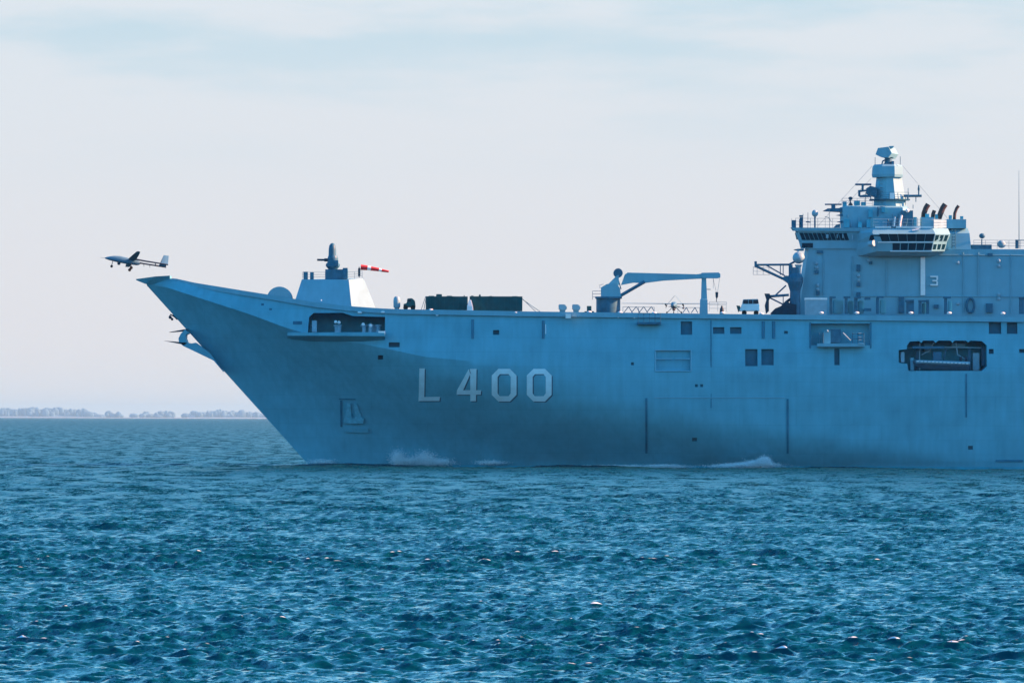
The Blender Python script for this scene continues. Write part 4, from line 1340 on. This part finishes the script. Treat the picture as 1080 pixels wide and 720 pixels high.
# a loose white cover resting against the gap: stands on deck
p0 = on_deck(496, Y0s - .9)
MBx = MB(); MBx.loft([[(p0.x - .45, Y0s - 1.2, p0.z), (p0.x + .4, Y0s - 1.2, p0.z), (p0.x + .4, Y0s - .5, p0.z), (p0.x - .45, Y0s - .5, p0.z)], [(p0.x - .42, Y0s - 1.15, p0.z + .7), (p0.x + .35, Y0s - 1.15, p0.z + .6), (p0.x + .35, Y0s - .55, p0.z + .6), (p0.x - .42, Y0s - .55, p0.z + .7)], [(p0.x - .1, Y0s - 1.0, p0.z + 1.55), (p0.x + .12, Y0s - 1.0, p0.z + 1.5), (p0.x + .12, Y0s - .7, p0.z + 1.5), (p0.x - .1, Y0s - .7, p0.z + 1.55)]])
bpy.data.objects.remove(o, do_unlink=True)
o = MBx.build('canvas_bag', M['white'], loc=p0, bevel=.06)
tag(o, 'small white canvas bundle between the two dark green shelters', 'bundle')

# covered capsule and deck tractor ahead of the shelters
p0 = on_deck(418.5, 7)
mb = MB()
mb.lathe((p0.x, 7, p0.z), [(.3, 0), (.3, .25), (.42, .3), (.46, .5), (.46, 1.25), (.40, 1.6), (.22, 1.78), (.02, 1.8)], 18)
o = mb.build('covered_capstan', M['grey'], loc=p0, smooth=True)
tag(o, 'tall rounded grey covered post on deck ahead of the dark tractor', 'capstan')
p0 = on_deck(431.5, 7)
trk = empty('deck_tractor', p0)
tag(trk, 'small dark tow tractor between the grey post and green shelters', 'tractor')
mb = MB(); mb.prism([(425.5, 324), (425.5, 320.5), (429, 319.5), (429.5, 314.8), (434.5, 314.3), (437.5, 317), (438.3, 324)], 6.2, 7.8)
tsub(mb, 'body', M['olive'], trk, p0, bevel=.06)
for x in (427.8, 435.5):
    for Y in (6.0, 7.75):
        c_ = on_deck(x, Y)
        w = MB(); w.tube([(c_.x, Y, c_.z + .32), (c_.x, Y + .25, c_.z + .32)], .32, 14)
        tsub(w, 'wheel', M['tyre'], trk, p0)
mb = MB(); mb.pbox(430.5, 315.8, 433.5, 318, 6.15, 6.21)
tsub(mb, 'window', M['glass'], trk, p0)

# rounded covers and green case beside the crane
for i, (x, lab) in enumerate(((593.5, 'rounded grey mushroom vent on deck edge, nearer the bow of the pair'), (607.8, 'rounded grey mushroom vent on deck edge, nearer the crane of the pair'))):
    p0 = on_deck(x, 2)
    root = empty('mushroom_vent', p0)
    tag(root, lab, 'vent', 'rounded vents beside the crane')
    mb = MB(); mb.prism([(x - 3.2, 332), (x - 3.2, 326), (x + 2.6, 326), (x + 2.6, 332)], 1.6, 2.4)
    tsub(mb, 'stem', M['house'], root, p0)
    mb = MB(); mb.prism([(x - 4.3, 326.5), (x - 4.3, 320.8), (x + 1.8, 321), (x + 4.2, 322.6), (x + 4.6, 325), (x + 3.4, 327.2), (x, 327.6)], 1.4, 2.6)
    tsub(mb, 'hood', M['grey'], root, p0, bevel=.08)
p0 = on_deck(621.5, 2.5)
root = empty('deck_case', p0)
tag(root, 'small green deck case just ahead of the crane pedestal', 'case')
mb = MB(); mb.prism([(619, 329), (619, 322.6), (623.8, 322.6), (623.8, 329)], 2.0, 2.9); tsub(mb, 'case_body', M['olive'], root, p0, bevel=.03)
mb = MB(); mb.prism([(616.5, 331), (616.5, 328.2), (626.5, 328.2), (626.5, 331)], 1.9, 3.0); tsub(mb, 'case_base', M['dark'], root, p0)

# white pickup by the antenna boom
p0 = on_deck(792, 8)
car = empty('deck_pickup', p0)
tag(car, 'white service truck with dark windows parked on deck by the lattice boom', 'truck')
mb = MB(); mb.prism([(780, 328), (780, 326), (782, 324), (782.5, 320.5), (801, 320.5), (801.3, 328)], 7.2, 9.0); tsub(mb, 'body', M['number'], car, p0, bevel=.06)
mb = MB(); mb.prism([(783, 320.4), (784, 315.6), (799.5, 315.2), (800.5, 320.4)], 7.3, 8.9); tsub(mb, 'cab', M['grey'], car, p0, bevel=.04)
mb = MB()
for x0, x1 in ((784, 789), (789.8, 793.5), (794.5, 799.8)): mb.pbox(x0, 316.2, x1, 320.2, 7.25, 7.31)
tsub(mb, 'window', M['glass'], car, p0)
for x in (785, 797.5):
    for Y in (7.1, 8.8):
        c_ = on_deck(x, Y)
        w = MB(); w.tube([(c_.x, Y, c_.z + .33), (c_.x, Y + .24, c_.z + .33)], .33, 14); tsub(w, 'wheel', M['tyre'], car, p0)
mb = MB(); mb.prism([(777, 322), (780.5, 322.5), (781.5, 326), (779, 329)], 7.4, 8.8); tsub(mb, 'bonnet', M['olive'], car, p0)
# small dark extinguisher cart
p0 = on_deck(761.3, 5)
mb = MB(); mb.lathe((p0.x, 5, p0.z), [(.28, 0), (.3, .3), (.26, .75), (.14, 1.0), (.1, 1.15), (.02, 1.2)], 14)
o = mb.build('fire_bottle', M['dark'], loc=p0, smooth=True)
tag(o, 'small dark fire bottle on deck just right of the boom rest', 'bottle')
# white topped crate by the island
p0 = on_deck(860.5, 10)
root = empty('deck_crate', p0)
tag(root, 'large grey crate with a white lid at the forward foot of the island', 'crate')
a, b = P(849.5, 316, 9.2), P(872, 316, 9.2)
mb = MB(); mb.box(a.x, b.x, 9.2, 11, p0.z, a.z); tsub(mb, 'crate_body', M['grey'], root, p0)
mb = MB(); mb.box(a.x - .05, b.x + .05, 9.15, 11.05, a.z + .002, a.z + .26); tsub(mb, 'lid', M['white'], root, p0)

# boat in the side bay
by = hull_y(997, 385)
p0 = P(997, 390.5, by + 1.4)
boat = empty('rescue_boat', p0)
tag(boat, 'small grey rescue boat stowed in the dark side bay', 'boat')
mb = MB()
rings = []
for x, w_, h_, zt_ in ((963, .1, .25, 379.8), (967, .6, .5, 380.5), (975, .95, .65, 381), (1000, 1.0, .7, 382), (1022, 1.0, .7, 382.5)):
    c_ = P(x, zt_, by + 1.6)
    rings.append([(c_.x, c_.y - w_, c_.z), (c_.x, c_.y - w_ * .9, c_.z - h_ * .6), (c_.x, c_.y, c_.z - h_ * 1.5), (c_.x, c_.y + w_ * .9, c_.z - h_ * .6), (c_.x, c_.y + w_, c_.z)])
tsub(mb.loft(rings), 'boat_hull', M['boat'], boat, p0)
mb = MB(); mb.tube([P(966, 381.3, by + .75), P(975, 381.5, by + .5), P(1000, 382.3, by + .45), P(1023, 383, by + .45)], .22, 10); tsub(mb, 'side_tube', M['grey'], boat, p0)
mb = MB()
for i in range(14):
    x = 967 + i * 4
    mb.pbox(x, 380.4 + i * .19, x + 2.4, 381.25 + i * .19, by + .15, by + .25)
tsub(mb, 'grab_line', M['white'], boat, p0)
mb = MB(); mb.pbox(984, 371, 993, 381, by + 1.0, by + 2.2); mb.pbar(995, 381, 998, 367, by + 1.5, .08); tsub(mb, 'console', M['gear'], boat, p0)
mb = MB()
for x in (966, 1021):
    mb.pbox(x, 365, x + 3, 390.8, by + 2.4, by + 2.9)
    part(mb, 'boat_davit', M['gear']); mb = MB()
mb.pbox(962, 365, 996, 367.5, by + 1.0, by + 1.6)
part(mb, 'boat_davit', M['gear'])

# fittings in the boat bay
for q_, d0, d1, mk in (((1026, 372, 1033, 390.5), 2.0, 3.2, 'grey'), ((960, 377, 964, 390.5), 1.8, 2.6, 'house'), ((950, 371, 954, 382), .8, 1.6, 'grey'), ((1035, 366, 1039, 386), 2.5, 3.4, 'gear'), ((1004, 362, 1018, 366), 3.0, 4.0, 'house'), ((975, 362, 982, 372), 3.2, 4.2, 'house')):
    mb = MB(); mb.pbox(*q_, by + d0, by + d1)
    part(mb, 'bay_locker', M[mk], bevel=.05)
for pts in ([(958, 367), (990, 366), (1035, 366.8)], [(970, 360), (970, 390)], [(1008, 361), (1010, 374), (1020, 380)], [(985, 361), (980, 370), (972, 374)]):
    mb = MB(); mb.tube([P(x, y, by + 2.0) for x, y in pts], .09, 6)
    part(mb, 'bay_pipe', M['grey'])
for x in (1012, 1018):
    mb = MB(); mb.pbox(x, 376, x + 2.5, 382, by + .9, by + 1.4)
    tsub(mb, 'outboard_engine', M['dark'], boat, p0)

# ------------------------------------------------------------------ bow wave and spray
def spray(name, label, blobs, n, size):
    """cloud of small foam droplets"""
    mb = MB()
    for (x, y, sx, sy, yd, w_) in blobs:
        for i in range(int(n * w_)):
            u, v = random.gauss(0, .45), random.gauss(0, .45)
            p = P(x + u * sx, min(y + v * sy, 494), yd + random.gauss(0, .5))
            s_ = size * random.uniform(.3, 1.2)
            q = [p + Vector((random.uniform(-1, 1), random.uniform(-1, 1), random.uniform(-1, 1))).normalized() * s_ for _ in range(4)]
            mb.add(q, [(0, 1, 2), (0, 2, 3), (0, 3, 1), (1, 3, 2)])
    m = M['foam']
    o = mb.build(name, m)
    tag(o, label, 'spray', kind='stuff')
M['foam'] = material('white sea foam', (0.74, 0.84, 0.88), 0.9, var=0.05)
yb = lambda x: hull_y(x, 489)
spray('bow_spray', 'white spray thrown up along the bow waterline', [
    (420, 484, 9, 10, yb(420) - 1.2, 1.0), (436, 486, 16, 6, yb(436) - 1.2, .8), (449, 484, 13, 9, yb(449) - 1.2, 1.1), (464, 487, 15, 4, yb(464) - 1.4, .6), (340, 487, 16, 3, yb(340) - .7, .35), (518, 487.5, 18, 2.5, yb(518) - 1.2, .3)], 7000, .055)
spray('side_spray', 'bright burst of spray against the side door waterline', [
    (799, 489, 14, 4, yb(804) - 2.8, 1.2), (806, 487, 7, 5.5, yb(810) - 2.8, 1.0), (785, 491, 34, 2.2, yb(785) - 2.6, 1.5), (795, 489.6, 24, 2.6, yb(795) - 2.6, .9), (640, 491.5, 34, 1.4, yb(640) - 1.2, .7), (665, 491.8, 14, 1.6, yb(665) - 1.2, .4), (700, 491.6, 26, 2.0, yb(700) - 1.2, .9)], 8000, .055)
